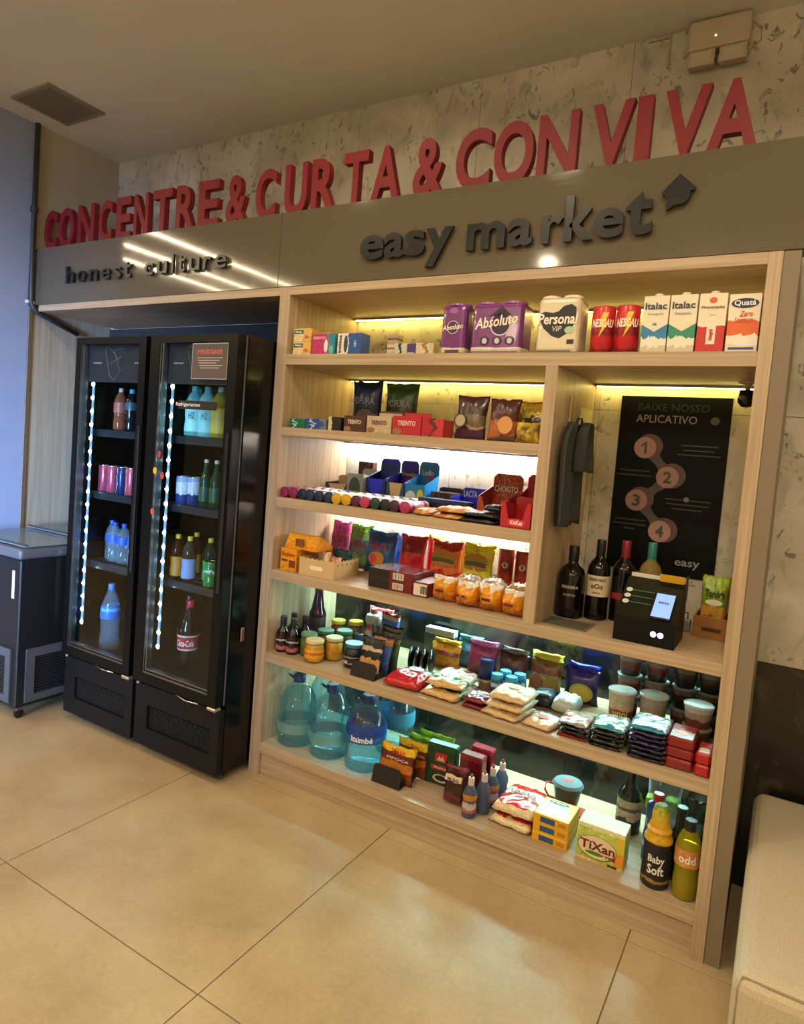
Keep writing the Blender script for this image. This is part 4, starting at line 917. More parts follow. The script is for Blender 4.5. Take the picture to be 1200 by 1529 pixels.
for k in range(3):
    carton(('front', 'middle', 'rear')[k] + ' long dark blue chocolate bar box lying in front of the display boxes', -1.42 + .04 * k, -1.18 + .05 * k, .235 + k * .0, ZC + .0 if False else ZC + k * .0215, .06, .021, mat(('#1b1f3c', '#22262e', '#1a2a6a')[k], .35), name='chocolate_box', cat='box', group=g)

# ================================================================== fourth shelf (D): cakes, snack bags, pancake packs
g = 'groceries on the fourth shelf'
BAU = bands([(0, '#d88a14'), (.3, '#e0981c')], 'Z', .05)
t = carton('open orange biscuit box at the left end of the fourth shelf', -1.985, -1.885, .035, ZD, .20, .112, BAU, [('Bauducco', 0, .76, .86, .2, '#b0341c', {'shear': .25})], 'display_box', 'display box', g, patches=[(-.42, -.02, .42, .52, '#6a3a1c'), (.05, .45, .18, .5, '#7a3a1c')])
part('raised_flap', prism_x([(-.075, .113), (.08, .113), (.09, .117), (-.035, .185), (-.04, .183)], -.05, .145), BAU, t)
patch(t, .02, .075, .13, .165, -.077, '#7a4a20')
part('side_wing', box_me(.0515, .125, -.02, .095, .092, .111), mat('#c87a10', .5), t)
t = thing('cardboard_tray', 'pale kraft tray with scalloped rim and hand hole', 'tray', (-1.755, .135, ZD + .0004), rz=.0, group=g)
KR2 = mat('#c8aa78', .7); W2, D2, H2 = .105, .105, .088
def scallop(L, h, n=8):
    pts = [(-L, 0), (L, 0)]
    for k in range(n * 2 + 1): pts.append((L - 2 * L * k / (n * 2), h - (.007 if k % 2 else 0)))
    return pts
part('tray_wall', prism_me(scallop(W2, H2), -D2, -D2 + .003), KR2, t); part('tray_wall', prism_me(scallop(W2, H2), D2 - .003, D2), KR2, t)
for sx in (-W2, W2 - .003): part('tray_wall', prism_x(scallop(D2 - .003, H2), sx, sx + .003), KR2, t)
part('tray_base', box_me(-W2 + .003, W2 - .003, -D2 + .003, D2 - .003, 0, .003), KR2, t)
part('hand_hole', prism_me([(-.04, .038), (-.032, .032), (.032, .032), (.04, .038), (.04, .046), (.032, .052), (-.032, .052), (-.04, .046)], -D2 - .0006, -D2), mat('#e8dcc0', .8), t)
for k in range(5): part('vent_hole', disc_me(.005, .005), mat('#8a6c3c', .8), t, (W2 + .0003, -.075 + k * .038, .066), (0, 0, math.pi / 2))
bag('beige bread sachet leaning in the kraft tray', -1.795, -1.735, .08, ZD + .004, .03, .115, bands([(0, '#a87a4a'), (.5, '#c8b494'), (.8, '#b89a6c')], 'X', .2), name='sachet', cat='sachet', group=g, seed=21, lean=.2, wr=.004)
bag('orange striped sachet in the kraft tray', -1.728, -1.665, .07, ZD + .004, .025, .10, bands([(0, '#b06a3c'), (.3, '#d8c8a8'), (.5, '#a8583c'), (.7, '#d0a070')], 'X', .3), name='sachet', cat='sachet', group=g, seed=22, lean=.25, wr=.004)
bag('dark teal sachet standing at the back of the kraft tray', -1.79, -1.665, .185, ZD + .004, .025, .125, bands([(0, '#1c4048'), (.5, '#2a5f68'), (.62, '#1c4048')], 'Z', .2), name='sachet', cat='sachet', group=g, seed=23, lean=.0, wr=.004)
def vivid(h, k=1.3):
    return '#' + ''.join('%02x' % min(255, int(int(h[i:i + 2], 16) * k + 6)) for i in (1, 3, 5))
def chips(label, x0, x1, yf, h, stops, texts=(), ovals=(), seed=1, rz=0, lean=.12, wob=.09, t_=.07, **kw):
    return bag(label, x0, x1, yf, ZD, t_, h, bands([(a_, vivid(c_)) for a_, c_ in stops], 'Z', wob, .26, .25), texts, 'snack_bag', 'snack bag', 'snack bags on the fourth shelf', rz, lean, seed, ovals=ovals, **kw)
chips('purple corn snack bag nearest the left side panel', -1.985, -1.865, .40, .236, [(0, '#3a2a5a'), (.3, '#7a2a5c'), (.62, '#a03468'), (.85, '#c04a80')], [('Fofura', 0, .60, .8, .16, '#b04a6a', {'bold': .03})], seed=31)
chips('green and grey corn snack bag beside the purple one', -1.855, -1.715, .39, .232, [(0, '#4a6a34'), (.3, '#3c4a4c'), (.6, '#5a7a3c'), (.86, '#7cc03c')], [('Fofura', 0, .55, .75, .16, '#a83c54', {'bold': .03})], seed=32)
chips('deep blue corn snack bag with orange puffs picture', -1.702, -1.525, .33, .222, [(0, '#15305a'), (.25, '#1d4a80'), (.7, '#183a6a'), (.9, '#2a6ca8')], [('Fofura', 0, .64, .7, .18, '#b03a54', {'bold': .03})], [(.0, .34, .26, .17, '#c88a30'), (-.12, .33, .12, .12, '#c84a3c')], seed=33)
chips('light blue snack bag peeping out behind the deep blue one', -1.60, -1.50, .455, .205, [(0, '#3f6fc0'), (.5, '#5f8fd8')], seed=34, lean=0, t_=.05)
chips('dark red potato chip bag on the fourth shelf', -1.515, -1.362, .35, .222, [(0, '#8a4a1c'), (.16, '#9a1c24'), (.55, '#6a1a24'), (.8, '#7a1c28')], [('Ruffles', 0, .55, .7, .12, '#b08a80', {'shear': .2})] if False else (), [(.0, .16, .3, .08, '#b8702c')], seed=35)
chips('glossy red snack bag turned sideways behind the dark red one', -1.40, -1.33, .47, .225, [(0, '#c02024'), (.6, '#d8322c'), (.85, '#d8b03c')], seed=36, rz=.5, lean=0, t_=.05)
chips('red burger-flavour snack bag with hamburger picture', -1.335, -1.165, .36, .218, [(0, '#4a6a2c'), (.14, '#b8342c'), (.3, '#c8683c'), (.8, '#8a2a20')], (), [(0, .64, .38, .13, '#c8963c'), (0, .56, .38, .045, '#4a7a2c'), (0, .52, .38, .03, '#6a2a1c'), (0, .47, .36, .05, '#c08a3c'), (-.2, .16, .2, .1, '#2a3a2c')], seed=37, lean=.1)
chips('yellow burger-flavour snack bag with hamburger picture', -1.158, -1.000, .36, .226, [(0, '#c8b02c'), (.2, '#d8c03c'), (.8, '#e0cc2c')], (), [(0, .66, .38, .12, '#b8862c'), (0, .58, .38, .045, '#3c6a24'), (0, .53, .38, .03, '#6a2a1c'), (0, .48, .36, .05, '#b07c2c'), (0, .25, .34, .12, '#c8a040')], seed=38, lean=.1)
chips('yellow snack bag wedged behind the burger bags', -1.22, -1.11, .475, .215, [(0, '#d8b82c'), (.7, '#e8d040')], seed=39, lean=0, t_=.04)
PRG = bands([(0, '#b8702c'), (.28, '#a83a20'), (.45, '#8a2018'), (.95, '#6a1814')], 'Z', .05, .35)
for i, x in enumerate((-.962, -.875)):
    t = can(('left', 'right')[i] + ' tall red chip tube beside the divider', (x, .47, ZD + .0004), .215, .037, PRG, 'chip_tube', 'chip tube', 'chip tubes', lid=mat('#d8d0c0', .4), lidh=.02)
    part('round_emblem', fit_text('O', .03, .03, .0005, .06, 0, 3, wrap=.038), mat('#e8dcc8', .5), t, (0, 0, .14), (0, 0, turn((x, .47))))
def flatbox(label, x, y, z, wd, d, h, g):
    t = thing('chocolate_box', label, 'box', (x, y, z + .0004), group=g)
    part('body', box_me(-wd / 2, wd / 2, -d / 2, d / 2, 0, h, .001), bands([(0, '#1c1a18'), (.48, '#6a1624')], 'X', .005), t)
    part('top_print', box_me(-wd / 2 + .001, wd / 2 - .001, -d / 2 + .001, d / 2 - .001, h, h + .0006), bands([(0, '#8f8a88'), (.45, '#7a1a28')], 'X', .02, .15, .5), t)
    patch(t, wd * .06, wd * .30, h * .2, h * .85, -d / 2 - .0002, '#d8d0c4')
    for k in range(6): patch(t, wd * (.08 + .035 * k), wd * (.09 + .035 * k + .006 * (k % 2)), h * .28, h * .78, -d / 2 - .0009, '#2a2624', 'barcode_bar')
    return t
for k in range(2): flatbox(('lower', 'upper')[k] + ' of two flat maroon and black bonbon boxes', -1.36, .165, ZD + k * .0455, .235, .19, .045, 'bonbon boxes')
t = carton('third bonbon box turned with its barcode end to the front', -1.235, -1.155, .06, ZD, .19, .065, mat('#5a1420', .4), (), 'chocolate_box', 'box', 'bonbon boxes', patches=[(-.42, .42, .1, .9, '#d8d0c0')])
for k in range(6): patch(t, .002 + k * .006, .005 + k * .006 + .0008 * (k % 3), .015, .05, -.0962, '#2a2624', 'barcode_bar')
PAN = bands([(0, '#c8780c'), (.35, '#d88c14'), (.6, '#d8942a'), (.8, '#e0d8c8')], 'Z', .10, .25, .4)
for i, (x, y, w_, h_, rz) in enumerate(((-1.085, .075, .112, .112, .06), (-.973, .068, .106, .108, -.05), (-.865, .068, .106, .118, .05), (-.760, .070, .100, .108, -.04))):
    t = bag(('leftmost', 'second', 'third', 'rightmost')[i] + ' orange cake bag on the edge of the fourth shelf', x - w_ / 2, x + w_ / 2, y - .045, ZD, .10, h_, PAN, name='cake_bag', cat='bag', group='orange cake bags', rz=rz, seed=41 + i, wr=.012, kind='pillow')
    patch(t, -.022, .018, h_ * .42, h_ * .52, -.0615, '#5a1c14', 'printed_mark')
for i, (x, y) in enumerate(((-1.045, .235), (-.93, .245), (-.80, .24))):
    sack(('left', 'middle', 'right')[i] + ' pale plastic bread pack lying behind the orange cake bags', (x, y, ZD + .0004), .115, .16, .098, bands([(0, '#c8a868'), (.3, '#d8d2c4'), (.75, '#cfc8b8')], 'Y', .12, .2, .4), 'bread_pack', 'bread pack', 'bread packs behind the cake bags', seed=51 + i, wr=.012, flat=.4)

# ================================================================== counter niche
g = 'wine bottles in the counter niche'
DK = mat('#0a0908', .08)
bottle('squat black port bottle with white lettering', (-.585, .265, ZD + .0004), .300, .057, 'port', DK, mat('#14120f', .35), None, [('FERREIRA', .44, '#b8b0a0', .07, .012), ('PORTO', .33, '#a8a090', .05, .01)], group=g, cap0=.78, capr=.37)
bottle('dark wine bottle with cream label', (-.487, .315, ZD + .0004), .335, .047, 'wine', DK, mat('#15151a', .3), (.30, .56, mat('#cfc0a0', .6)), [('RESERVADO', .51, '#3a2c20', .07, .012), ('oOo', .43, '#2a2018', .05, .022), ('Merlot', .35, '#6a5c48', .03, .008)], group=g, cap0=.79, capr=.40)
bottle('wine bottle with red capsule and red band', (-.395, .365, ZD + .0004), .340, .047, 'wine', DK, mat('#7a1c28', .3), (.28, .36, mat('#8a1c28', .5)), [('VINHO', .50, '#5c4a34', .05, .012)] if False else None, group=g, cap0=.79, capr=.40)
bottle('white wine bottle with teal capsule behind the payment box', (-.300, .42, ZD + .0004), .340, .046, 'wine', clear('#b09a5c', .5), mat('#2c7f78', .3), (.2, .5, mat('#c8b890', .6)), group=g, cap0=.79, capr=.40)
t = thing('serving_tray', 'flat grey tray lying at the front of the counter niche', 'tray', (-.545, .115, ZD + .0004))
part('tray_plate', box_me(-.085, .085, -.075, .075, 0, .003), noisy('#4a4438', '#5f5848', 90, .6), t)
bm = bmesh.new()
for q in ((-.09, .09, -.08, -.075), (-.09, .09, .075, .08), (-.09, -.085, -.075, .075), (.085, .09, -.075, .075)): box_bm(bm, *q, 0, .006)
part('tray_rim', bm_mesh(bm), mat('#8a8272', .4, .4), t)
t = thing('payment_box', 'black self-checkout box with sloping top and lit phone screen', 'payment terminal', (-.238, .04, ZD + .0004))
part('housing', prism_x([(0, 0), (.22, 0), (.22, .205), (.205, .215), (.0, .092)], -.112, .105), mat('#08090a', .45, 0, 0, .2), t)
sl = math.atan2(.123, .205)
def on_slope(u, v, dz=.0): return (u, v * math.cos(sl) - math.sin(sl) * dz, .092 + v * math.sin(sl) + math.cos(sl) * dz)
ph = part('phone', box_me(-.036, .036, -.072, .072, 0, .007, .002), mat('#111111', .3), t, on_slope(.045, .085, .0005), (sl, 0, 0))
part('screen', box_me(-.033, .033, -.066, .066, .0072, .0078), emit('#7fa4f4', 1.0), ph)
part('lettering', fit_text('easy', .04, .016, .0004, .015), mat('#1a2a5a', .5), ph, (0, .012, .0082), (-math.pi / 2, 0, 0))
for k in range(3):
    p0 = on_slope(-.092, .155 - k * .035, .0008)
    part('step_ring', lathe_me([(.007, 0), (.012, 0), (.012, .001), (.007, .001)], 18), mat('#cfcfc8', .5), t, p0, (sl, 0, 0))
    part('step_line', box_me(.0, .078, -.002, .002, 0, .0008), mat('#3f6a5c', .5), t, on_slope(-.078, .155 - k * .035, .0008), (sl, 0, 0))
part('yellow_tab', box_me(-.045, .045, -.001, .001, 0, .03, .0004), mat('#d8a41c', .5), t, (.05, .198, .212), (sl * .3, 0, 0))
part('card_strip', box_me(-.06, .06, -.001, .001, 0, .016, .0004), mat('#d8d4c8', .3), t, (-.045, .214, .214))
part('side_post', box_me(.105, .110, .15, .19, .15, .25), mat('#0c0c0e', .4), t)
for x in (.030, .055): part('front_disc', lathe_me([(0, 0), (.010, 0), (.008, .003)], 14), emit('#eaf2ff', 14), t, (x, -.0002, .045), (math.pi / 2, 0, 0))  # two small emissive white discs on the box front
t = thing('wooden_crate', 'small wooden crate holding green corn snack bags', 'crate', (-.042, .415, ZD + .0004))
WD = wood('x', '#a8763c', '#8a5c2c')
part('crate_side', box_me(-.068, .068, -.075, -.068, 0, .085, .001), WD, t); part('crate_side', box_me(-.068, .068, .068, .075, 0, .085, .001), WD, t)
part('crate_side', box_me(-.068, -.061, -.068, .068, 0, .085), WD, t); part('crate_side', box_me(.061, .068, -.068, .068, 0, .085), WD, t); part('crate_base', box_me(-.061, .061, -.068, .068, 0, .006), WD, t)
part('handle_slot', box_me(-.035, .035, -.0758, -.0752, .028, .044), mat('#4a3018', .8), t)
bag('green corn snack bag standing in the wooden crate', -.098, .006, .385, ZD + .008, .045, .235, bands([(0, '#a8702c'), (.3, '#c8963c'), (.46, '#7f9a24'), (.8, '#93b02c')], 'Z', .07, .25, .3), [('Torcida', 0, .70, .82, .13, '#2a2a14', {'bold': .03})], group='snack bags in the crate', seed=61, ovals=[(0, .55, .3, .05, '#dfe4c0')])
bag('orange corn snack bag behind the green one in the crate', -.055, -.005, .45, ZD + .008, .02, .19, bands([(0, '#a8702c'), (.6, '#c8862c')], 'Z', .07, .25), group='snack bags in the crate', seed=62, rz=-.3)
t = thing('app_poster', 'black poster with four numbered pink circles on the niche wall', 'poster', (-.2955, BACK - .0008, 1.252), 0)
part('poster_sheet', box_me(-.2255, .2255, -.004, 0, 0, .775), mat('#040405', .5, 0, 0, .15), t)
txt(t, 'BAIXE NOSSO', -.005, .728, -.0042, '#232323', .29, .032, .0); txt(t, 'APLICATIVO', -.03, .677, -.0042, '#8a8884', .25, .034, .0)
oval(t, .165, .677, .018, .017, -.0044, '#4a4846', 'speech_mark')
CP = [(-.105, .548), (.0, .425), (-.12, .313), (-.01, .186)]
link_poly = []
for (xa, za), (xb, zb) in zip(CP, CP[1:]):
    d = Vector((xb - xa, zb - za)); n = Vector((-d.y, d.x)).normalized()
    pts = [(xa + .012 + n.x * .032, za + n.y * .032), (xa + .012 - n.x * .032, za - n.y * .032)]
    mid = Vector(((xa + xb) / 2 + .012, (za + zb) / 2))
    poly = [pts[0], (mid.x + n.x * .017, mid.y + n.y * .017), (xb + .012 + n.x * .032, zb + n.y * .032), (xb + .012 - n.x * .032, zb - n.y * .032), (mid.x - n.x * .017, mid.y - n.y * .017), pts[1]]
    part('chain_link', prism_me(poly, -.0047, -.0042), mat('#4c4a48', .6), t)
for k, (x, z) in enumerate(CP):
    oval(t, x + .018, z + .008, .056, .054, -.0052, '#5a3c40', 'circle_shadow')
    o = oval(t, x, z, .047, .047, -.0060, '#a07a72', 'number_circle'); (txt(t, str(k + 1), x, z, -.0068, '#3c4036', .034, .052, .03) if k else part('lettering', prism_me([(-.002, -.026), (.008, -.026), (.008, .026), (.0, .026), (-.016, .012), (-.016, .003), (-.002, .012)], -.0006, 0), mat('#3c4036', .5), t, (x, -.0068, z)))
for x, z, wds in ((.115, .565, (.15, .12, .17)), (-.14, .442, (.13, .15)), (.09, .330, (.18, .17, .12)), (-.14, .222, (.13, .14, .05))):
    for k, wd in enumerate(wds): patch(t, x - wd / 2, x + wd / 2, z - k * .02, z - k * .02 + .005, -.0042, '#3a3a3a', 'printed_line')
txt(t, 'easy', .115, .055, -.0042, '#8f8d89', .10, .035, .015)
oval(t, .085, .336, .011, .011, -.0048, '#77757a', 'play_mark')
t = thing('security_camera', 'small black dome webcam hanging under the shelf at the niche corner', 'camera', (-.012, .40, ZA - .0512))
part('mount_plate', lathe_me([(.034, 0), (.034, -.006), (.012, -.012), (.009, -.035)][::-1], 20), mat('#b8b0a0', .4), t)
part('camera_head', lathe_me([(.005, -.03), (.026, -.034), (.033, -.055), (.031, -.08), (.018, -.096), (.004, -.10)][::-1], 24), mat('#0b0b0d', .15), t)
part('lens', lathe_me([(.0, 0), (.012, 0), (.010, .004)], 16), mat('#1c2228', .08), t, (-.012, -.031, -.066), (math.pi / 2, 0, 0))
# power socket and cable behind the payment box
t = thing('power_adapter', 'small grey plug adapter with cable behind the payment box', 'adapter', (-.137, .41, ZD + .0004))
part('adapter_body', box_me(-.022, .014, -.02, .02, 0, .05, .006, 2), mat('#8f8a80', .4), t)
part('cable', tube_me([(0, -.0, .05), (.0, -.005, .075), (-.02, -.03, .08), (-.02, -.10, .03), (.0, -.13, .012)], .0025, 6), mat('#141414', .5), t)
# hook rail, apron and paper sheet on the divider's right face
t = thing('wall_hook', 'white plastic double hook on the divider', 'hook', (xm1 + .0006, .20, 1.88))
part('hook_plate', box_me(0, .006, -.008, .008, -.04, .10, .002), mat('#d0c4b0', .4), t)
part('prong', tube_me([(.004, 0, -.02), (.03, .0, -.03), (.045, 0, -.01), (.047, .0, .02)], .005, 8), mat('#d0c4b0', .4), t)
t = thing('apron', 'dark grey cloth apron hanging from the divider hook', 'apron', (xm1, .20, 1.45))
def cloth(x_of, y0, y1, z0, z1, nu=18, nv=20, amp=.012, seed=0, th=.003):
    bm = bmesh.new(); V = {}
    for s in (0, 1):
        for i in range(nu + 1):
            for j in range(nv + 1):
                u, v = i / nu, j / nv
                pin = 1 - .62 * max(0, (v - .72) / .28) ** 1.5
                y = (y0 + y1) / 2 + (u - .5) * (y1 - y0) * pin
                x = x_of + amp * (1 + math.sin(u * 13 + seed + v * 1.2) * (1.1 - .35 * v) + .5 * math.sin(u * 29 + seed * 2)) + s * th
                z = z0 + v * (z1 - z0) + .006 * math.sin(u * 9 + seed) * (1 - v)
                V[s, i, j] = bm.verts.new((x, y, z))
    for i in range(nu):
        for j in range(nv):
            bm.faces.new((V[1, i, j], V[1, i + 1, j], V[1, i + 1, j + 1], V[1, i, j + 1])); bm.faces.new((V[0, i, j], V[0, i, j + 1], V[0, i + 1, j + 1], V[0, i + 1, j]))
    for i in range(nu):
        for j in (0, nv): bm.faces.new((V[0, i, j], V[0, i + 1, j], V[1, i + 1, j], V[1, i, j]))
    for j in range(nv):
        for i in (0, nu): bm.faces.new((V[0, i, j], V[0, i, j + 1], V[1, i, j + 1], V[1, i, j]))
    bmesh.ops.recalc_face_normals(bm, faces=bm.faces[:])
    return bm_mesh(bm, smooth=True)
CLOTH = noisy('#2f322f', '#3c403c', 300, .9, .15)
part('cloth', cloth(.016, -.175, .13, 0, .42, seed=1, amp=.016), CLOTH, t)
part('gathered_fold', cloth(.052, -.07, .17, .225, .425, amp=.016, seed=4), CLOTH, t)
part('strap', tube_me([(.03, -.02, .40), (.045, -.01, .44), (.05, .01, .44), (.055, .05, .38), (.06, .09, .30)], .006, 6), CLOTH, t)
t = thing('paper_sheet', 'white printed sheet fixed to the divider behind the apron', 'paper', (xm1 + .0006, .45, 1.53))
part('sheet', box_me(0, .0015, -.09, .10, 0, .42), mat('#c9bf98', .7), t)
for k in range(6): part('printed_line', box_me(.0016, .0020, -.05 + .01 * (k % 2), .05, .30 - k * .016, .305 - k * .016), mat('#6f6a58', .7), t)

# ================================================================== fifth shelf (E)
g = 'sauce bottles at the left of the fifth shelf'
SAU = mat('#120a0a', .1)
for i, (x, y, lab) in enumerate(((-1.965, .070, 'small dark sauce bottle, front left'), (-1.900, .072, 'small dark sauce bottle, front right'), (-1.968, .156, 'small dark sauce bottle in the second row at left'), (-1.895, .160, 'small dark sauce bottle in the second row at right'))):
    bottle(lab + ' on the fifth shelf', (x, y, ZE + .0004), .180, .032, 'sauce', SAU, mat('#0c0c0d', .35), (.08, .5, bands([(0, '#a85a58'), (.3, '#1c1214'), (.55, '#b8a8a0'), (.68, '#1c1214')], 'Z', .10)), group=g, cap0=.76, capr=.5)
bottle('tall purple grape juice bottle against the left side panel', (-1.94, .315, ZE + .0004), .295, .047, 'cone', mat('#2a0c24', .12), mat('#4a1030', .35), (.2, .48, mat('#3a2a34', .5)), group=g)
g = 'jars on the fifth shelf'
jar('jar of green olives with pale lid on the fifth shelf', (-1.832, .115, ZE + .0004), .112, .044, noisy('#4c5220', '#6f7434', 30, .5), mat('#5f7a5c', .35), g)
jar('jar of yellow corn nearest the shelf edge', (-1.752, .060, ZE + .0004), .108, .048, noisy('#c88a10', '#e0a828', 40, .4), mat('#c8b888', .35), g, bands([(0, '#d89a1c'), (.4, '#c8502c'), (.62, '#d8a82c')], 'Z', .15))
jar('second jar of yellow corn behind the front one', (-1.700, .150, ZE + .0004), .112, .046, noisy('#b87c14', '#d89c28', 40, .4), mat('#b8a878', .35), g)
jar('dark green lidded jar in the second row', (-1.795, .206, ZE + .0004), .118, .045, noisy('#3c4a2c', '#50603a', 30, .5), mat('#3c6450', .35), g)
jar('second dark green lidded jar further right', (-1.720, .262, ZE + .0004), .120, .045, noisy('#4a4a2c', '#60603a', 30, .5), mat('#3a6a54', .35), g)
jar('red sauce jar with yellow lid at the back', (-1.83, .36, ZE + .0004), .135, .040, noisy('#7a2c1c', '#8a3c2c', 30, .4), mat('#b0a838', .35), g)
jar('second sauce jar with yellow lid at the back', (-1.745, .40, ZE + .0004), .138, .040, noisy('#6a3c2c', '#7a4c34', 30, .4), mat('#b8b040', .35), g)
bottle('white squeeze bottle with red trim at the back of the fifth shelf', (-1.655, .43, ZE + .0004), .215, .045, 'clean', mat('#b9b4a8', .4), mat('#a8483c', .4), (.5, .64, mat('#a8483c', .4)), name='squeeze_bottle')
bag('white and red package with blue window standing at the back', -1.60, -1.49, .40, ZE, .04, .215, bands([(0, '#2a3838'), (.55, '#1c2c34'), (.62, '#4a6ac0'), (.82, '#c8c0bc'), (.9, '#8a2c2c')], 'Z', .04), name='package', cat='package', seed=71, group='packages on the fifth shelf')
bag('dark grey package left of the blue pouch', -1.600, -1.495, .30, ZE, .05, .165, bands([(0, '#20262a'), (.6, '#2c3438')], 'Z', .1), name='package', cat='package', seed=72, group='packages on the fifth shelf')
bag('dark blue stand-up pouch with teal top', -1.650, -1.515, .205, ZE, .075, .130, bands([(0, '#1b2456'), (.75, '#22406a'), (.88, '#3f7f90')], 'Z', .04), name='pouch', cat='pouch', seed=73, kind='pouch', group='packages on the fifth shelf')
jar('round tub with blue lid and checked label', (-1.562, .125, ZE + .0004), .118, .050, mat('#20242c', .4), mat('#2c5f88', .25), g, bands([(0, '#c0a0a0'), (.25, '#14161c'), (.55, '#8a8c80'), (.75, '#181a22')], 'Z', .2))
def holder(label, loc, wd, h):
    t = thing('sachet_holder', label, 'sachet holder', loc, group='black sachet holders')
    part('front_plate', prism_me([(-wd / 2, .0), (wd / 2, .0), (wd / 2, h * .8), (wd / 2 - .015, h), (-wd / 2 + .015, h), (-wd / 2, h * .85)], -.002, .002), mat('#14110f', .5), t, (0, .0, .0), (-.22, 0, 0))
    part('foot', box_me(-wd / 2, wd / 2, .0, .16, .0, .003), mat('#14110f', .5), t)
    for sx in (-wd / 2, wd / 2 - .003): part('side_rail', box_me(sx, sx + .003, .02, .16, .003, .03), mat('#14110f', .5), t)
    return t
holder('black sachet holder at the edge of the fifth shelf', (-1.438, .02, ZE + .0008), .135, .072)
def sachet(label, x, y, z, wd, h, stops, texts=(), ovals=(), rz=0, lean=.25, seed=1, g='sachets on the fifth shelf', axis='Z', wob=.06, cat='sachet'):
    return bag(label, x - wd / 2, x + wd / 2, y, z, .014, h, bands(stops, axis, wob, .35), texts, 'sachet', cat, g, rz, lean, seed, ovals=ovals, wr=.002)
sachet('black soup sachet with white print in the holder', -1.44, .050, ZE + .004, .12, .175, [(0, '#c89058'), (.38, '#c89a68'), (.42, '#1a1616'), (.60, '#b8a898'), (.72, '#161414')], seed=74)
sachet('blue soup sachet with orange picture in the holder', -1.412, .090, ZE + .004, .115, .185, [(0, '#1c2f5c'), (.3, '#2a4c8c'), (.55, '#3a5c9c'), (.76, '#b8784c'), (.9, '#1c1a1c')], seed=75)
sachet('dark green soup sachet in the holder', -1.392, .130, ZE + .004, .105, .200, [(0, '#1c2c1c'), (.4, '#3c5a2c'), (.7, '#7a7a4c'), (.8, '#1c1814')], seed=76)
sachet('tall black sachet at the rear of the holder', -1.41, .16, ZE + .004, .12, .215, [(0, '#141214'), (.7, '#1c1a18')], seed=77)
t = thing('package', 'white and red package hanging on the dark marble wall', 'package', (-1.68, BACK - .030, .716), group='packages on the fifth shelf')
part('body', bag_me(.160, .125, .045, 78), bands([(0, '#b8c4bc'), (.68, '#d0c8c4'), (.8, '#a83c40')], 'Z', .05, .3), t)
oval(t, .02, .05, .02, .022, -.026, '#8a8f90', 'round_seal')
for k in range(4):
    t = thing('black_bowl', ORD[k] + ' black round bowl standing on edge in the stack of bowls', 'bowl', (-1.335 + .033 * k, .285 + .008 * k, ZE + .0605), rz=.25, group='black bowls')
    part('shell', lathe_me([(.058, 0), (.060, .002), (.058, .006), (.040, .016), (.006, .018)], 28), mat('#0e0f10', .25), t, rot=(math.pi / 2, 0, math.pi / 2 - .0))
carton('grey and white carton behind the black bowls', -1.38, -1.215, .50, ZE, .05, .165, bands([(0, '#4a5450'), (.82, '#c8d4d8')], 'Z', .02), group='cartons at the back of the fifth shelf')
PK = 'biscuit packs at the back of the fifth shelf'
def pack(label, x0, x1, yf, h, stops, edge, seed, ovals=(), t_=.06, rz=0, wob=.07, texts=()):
    t = bag(label, x0, x1, yf, ZE, t_, h * .86, bands(stops, 'Z', wob, .3, .3), texts, 'biscuit_pack', 'biscuits', PK, rz, .05, seed, ovals=ovals, wr=.004)
    wd = x1 - x0
    part('crimped_top', bag_me(wd * .98, h * .2, t_ * .35, seed + 100, 8, wr=.010), mat(edge, .25), t, (0, t_ * .1, h * .80))
    return t
pack('orange and yellow biscuit pack behind the rice bags', -1.300, -1.140, .395, .145, [(0, '#c8902c'), (.35, '#b8862c'), (.5, '#8a3c1c'), (.62, '#8a3c1c'), (.7, '#d8a024')], '#d8b03c', 81)
pack('purple and pink biscuit pack on the fifth shelf', -1.100, -.945, .40, .180, [(0, '#5a1c3c'), (.4, '#8a2a5a'), (.7, '#a83c78')], '#c878b8', 82)
pack('cyan foil biscuit pack behind the orange one', -1.195, -1.06, .49, .165, [(0, '#2a4a6c'), (.6, '#3f8ab0')], '#6fc0dc', 83, t_=.04)
pack('dark brown chocolate biscuit pack with silver top', -.940, -.795, .40, .178, [(0, '#3a1414'), (.6, '#4a1c1c')], '#6a5450', 84)
pack('yellow-edged biscuit pack with two round biscuits pictured', -.785, -.632, .40, .190, [(0, '#a8a060'), (.45, '#8a8048'), (.55, '#6a2c1c'), (.75, '#7a5c34')], '#dcd03c', 85, [(-.22, .34, .2, .2, '#7a4a1c'), (.2, .32, .2, .2, '#8a7a2c')])
pack('dark blue biscuit pack with yellow-green bowl picture', -.620, -.465, .40, .178, [(0, '#1a1438'), (.5, '#2a1c60'), (.75, '#30207c')], '#2c34c8', 86, [(.05, .36, .34, .26, '#9a9448'), (.05, .36, .26, .2, '#b8a83c')])
can('tall dark blue spice can standing behind the white bags', (-.945, .300, ZE + .0004), .135, .031, bands([(0, '#8a6a4a'), (.3, '#c8b8a0') , (.36, '#16225c'), (.8, '#101a48')], 'Z', .02, .3), lid=mat('#1a2a6a', .3), lidh=.03, name='spice_can', group='small cans on the fifth shelf')
for i, (x, y) in enumerate(((-.880, .275), (-.868, .345), (-.815, .285), (-.800, .350))):
    can(('front left', 'rear left', 'front right', 'rear right')[i] + ' small blue and white tuna can', (x, y, ZE + .0004), .092, .027, bands([(0, '#1f4a7c'), (.35, '#c8dce4'), (.55, '#2a6a9c'), (.82, '#4a9cc4')], 'Z', .15, .3), lid=mat('#5fa8cc', .3), group='small cans on the fifth shelf')
g = 'bags of staples at the front of the fifth shelf'
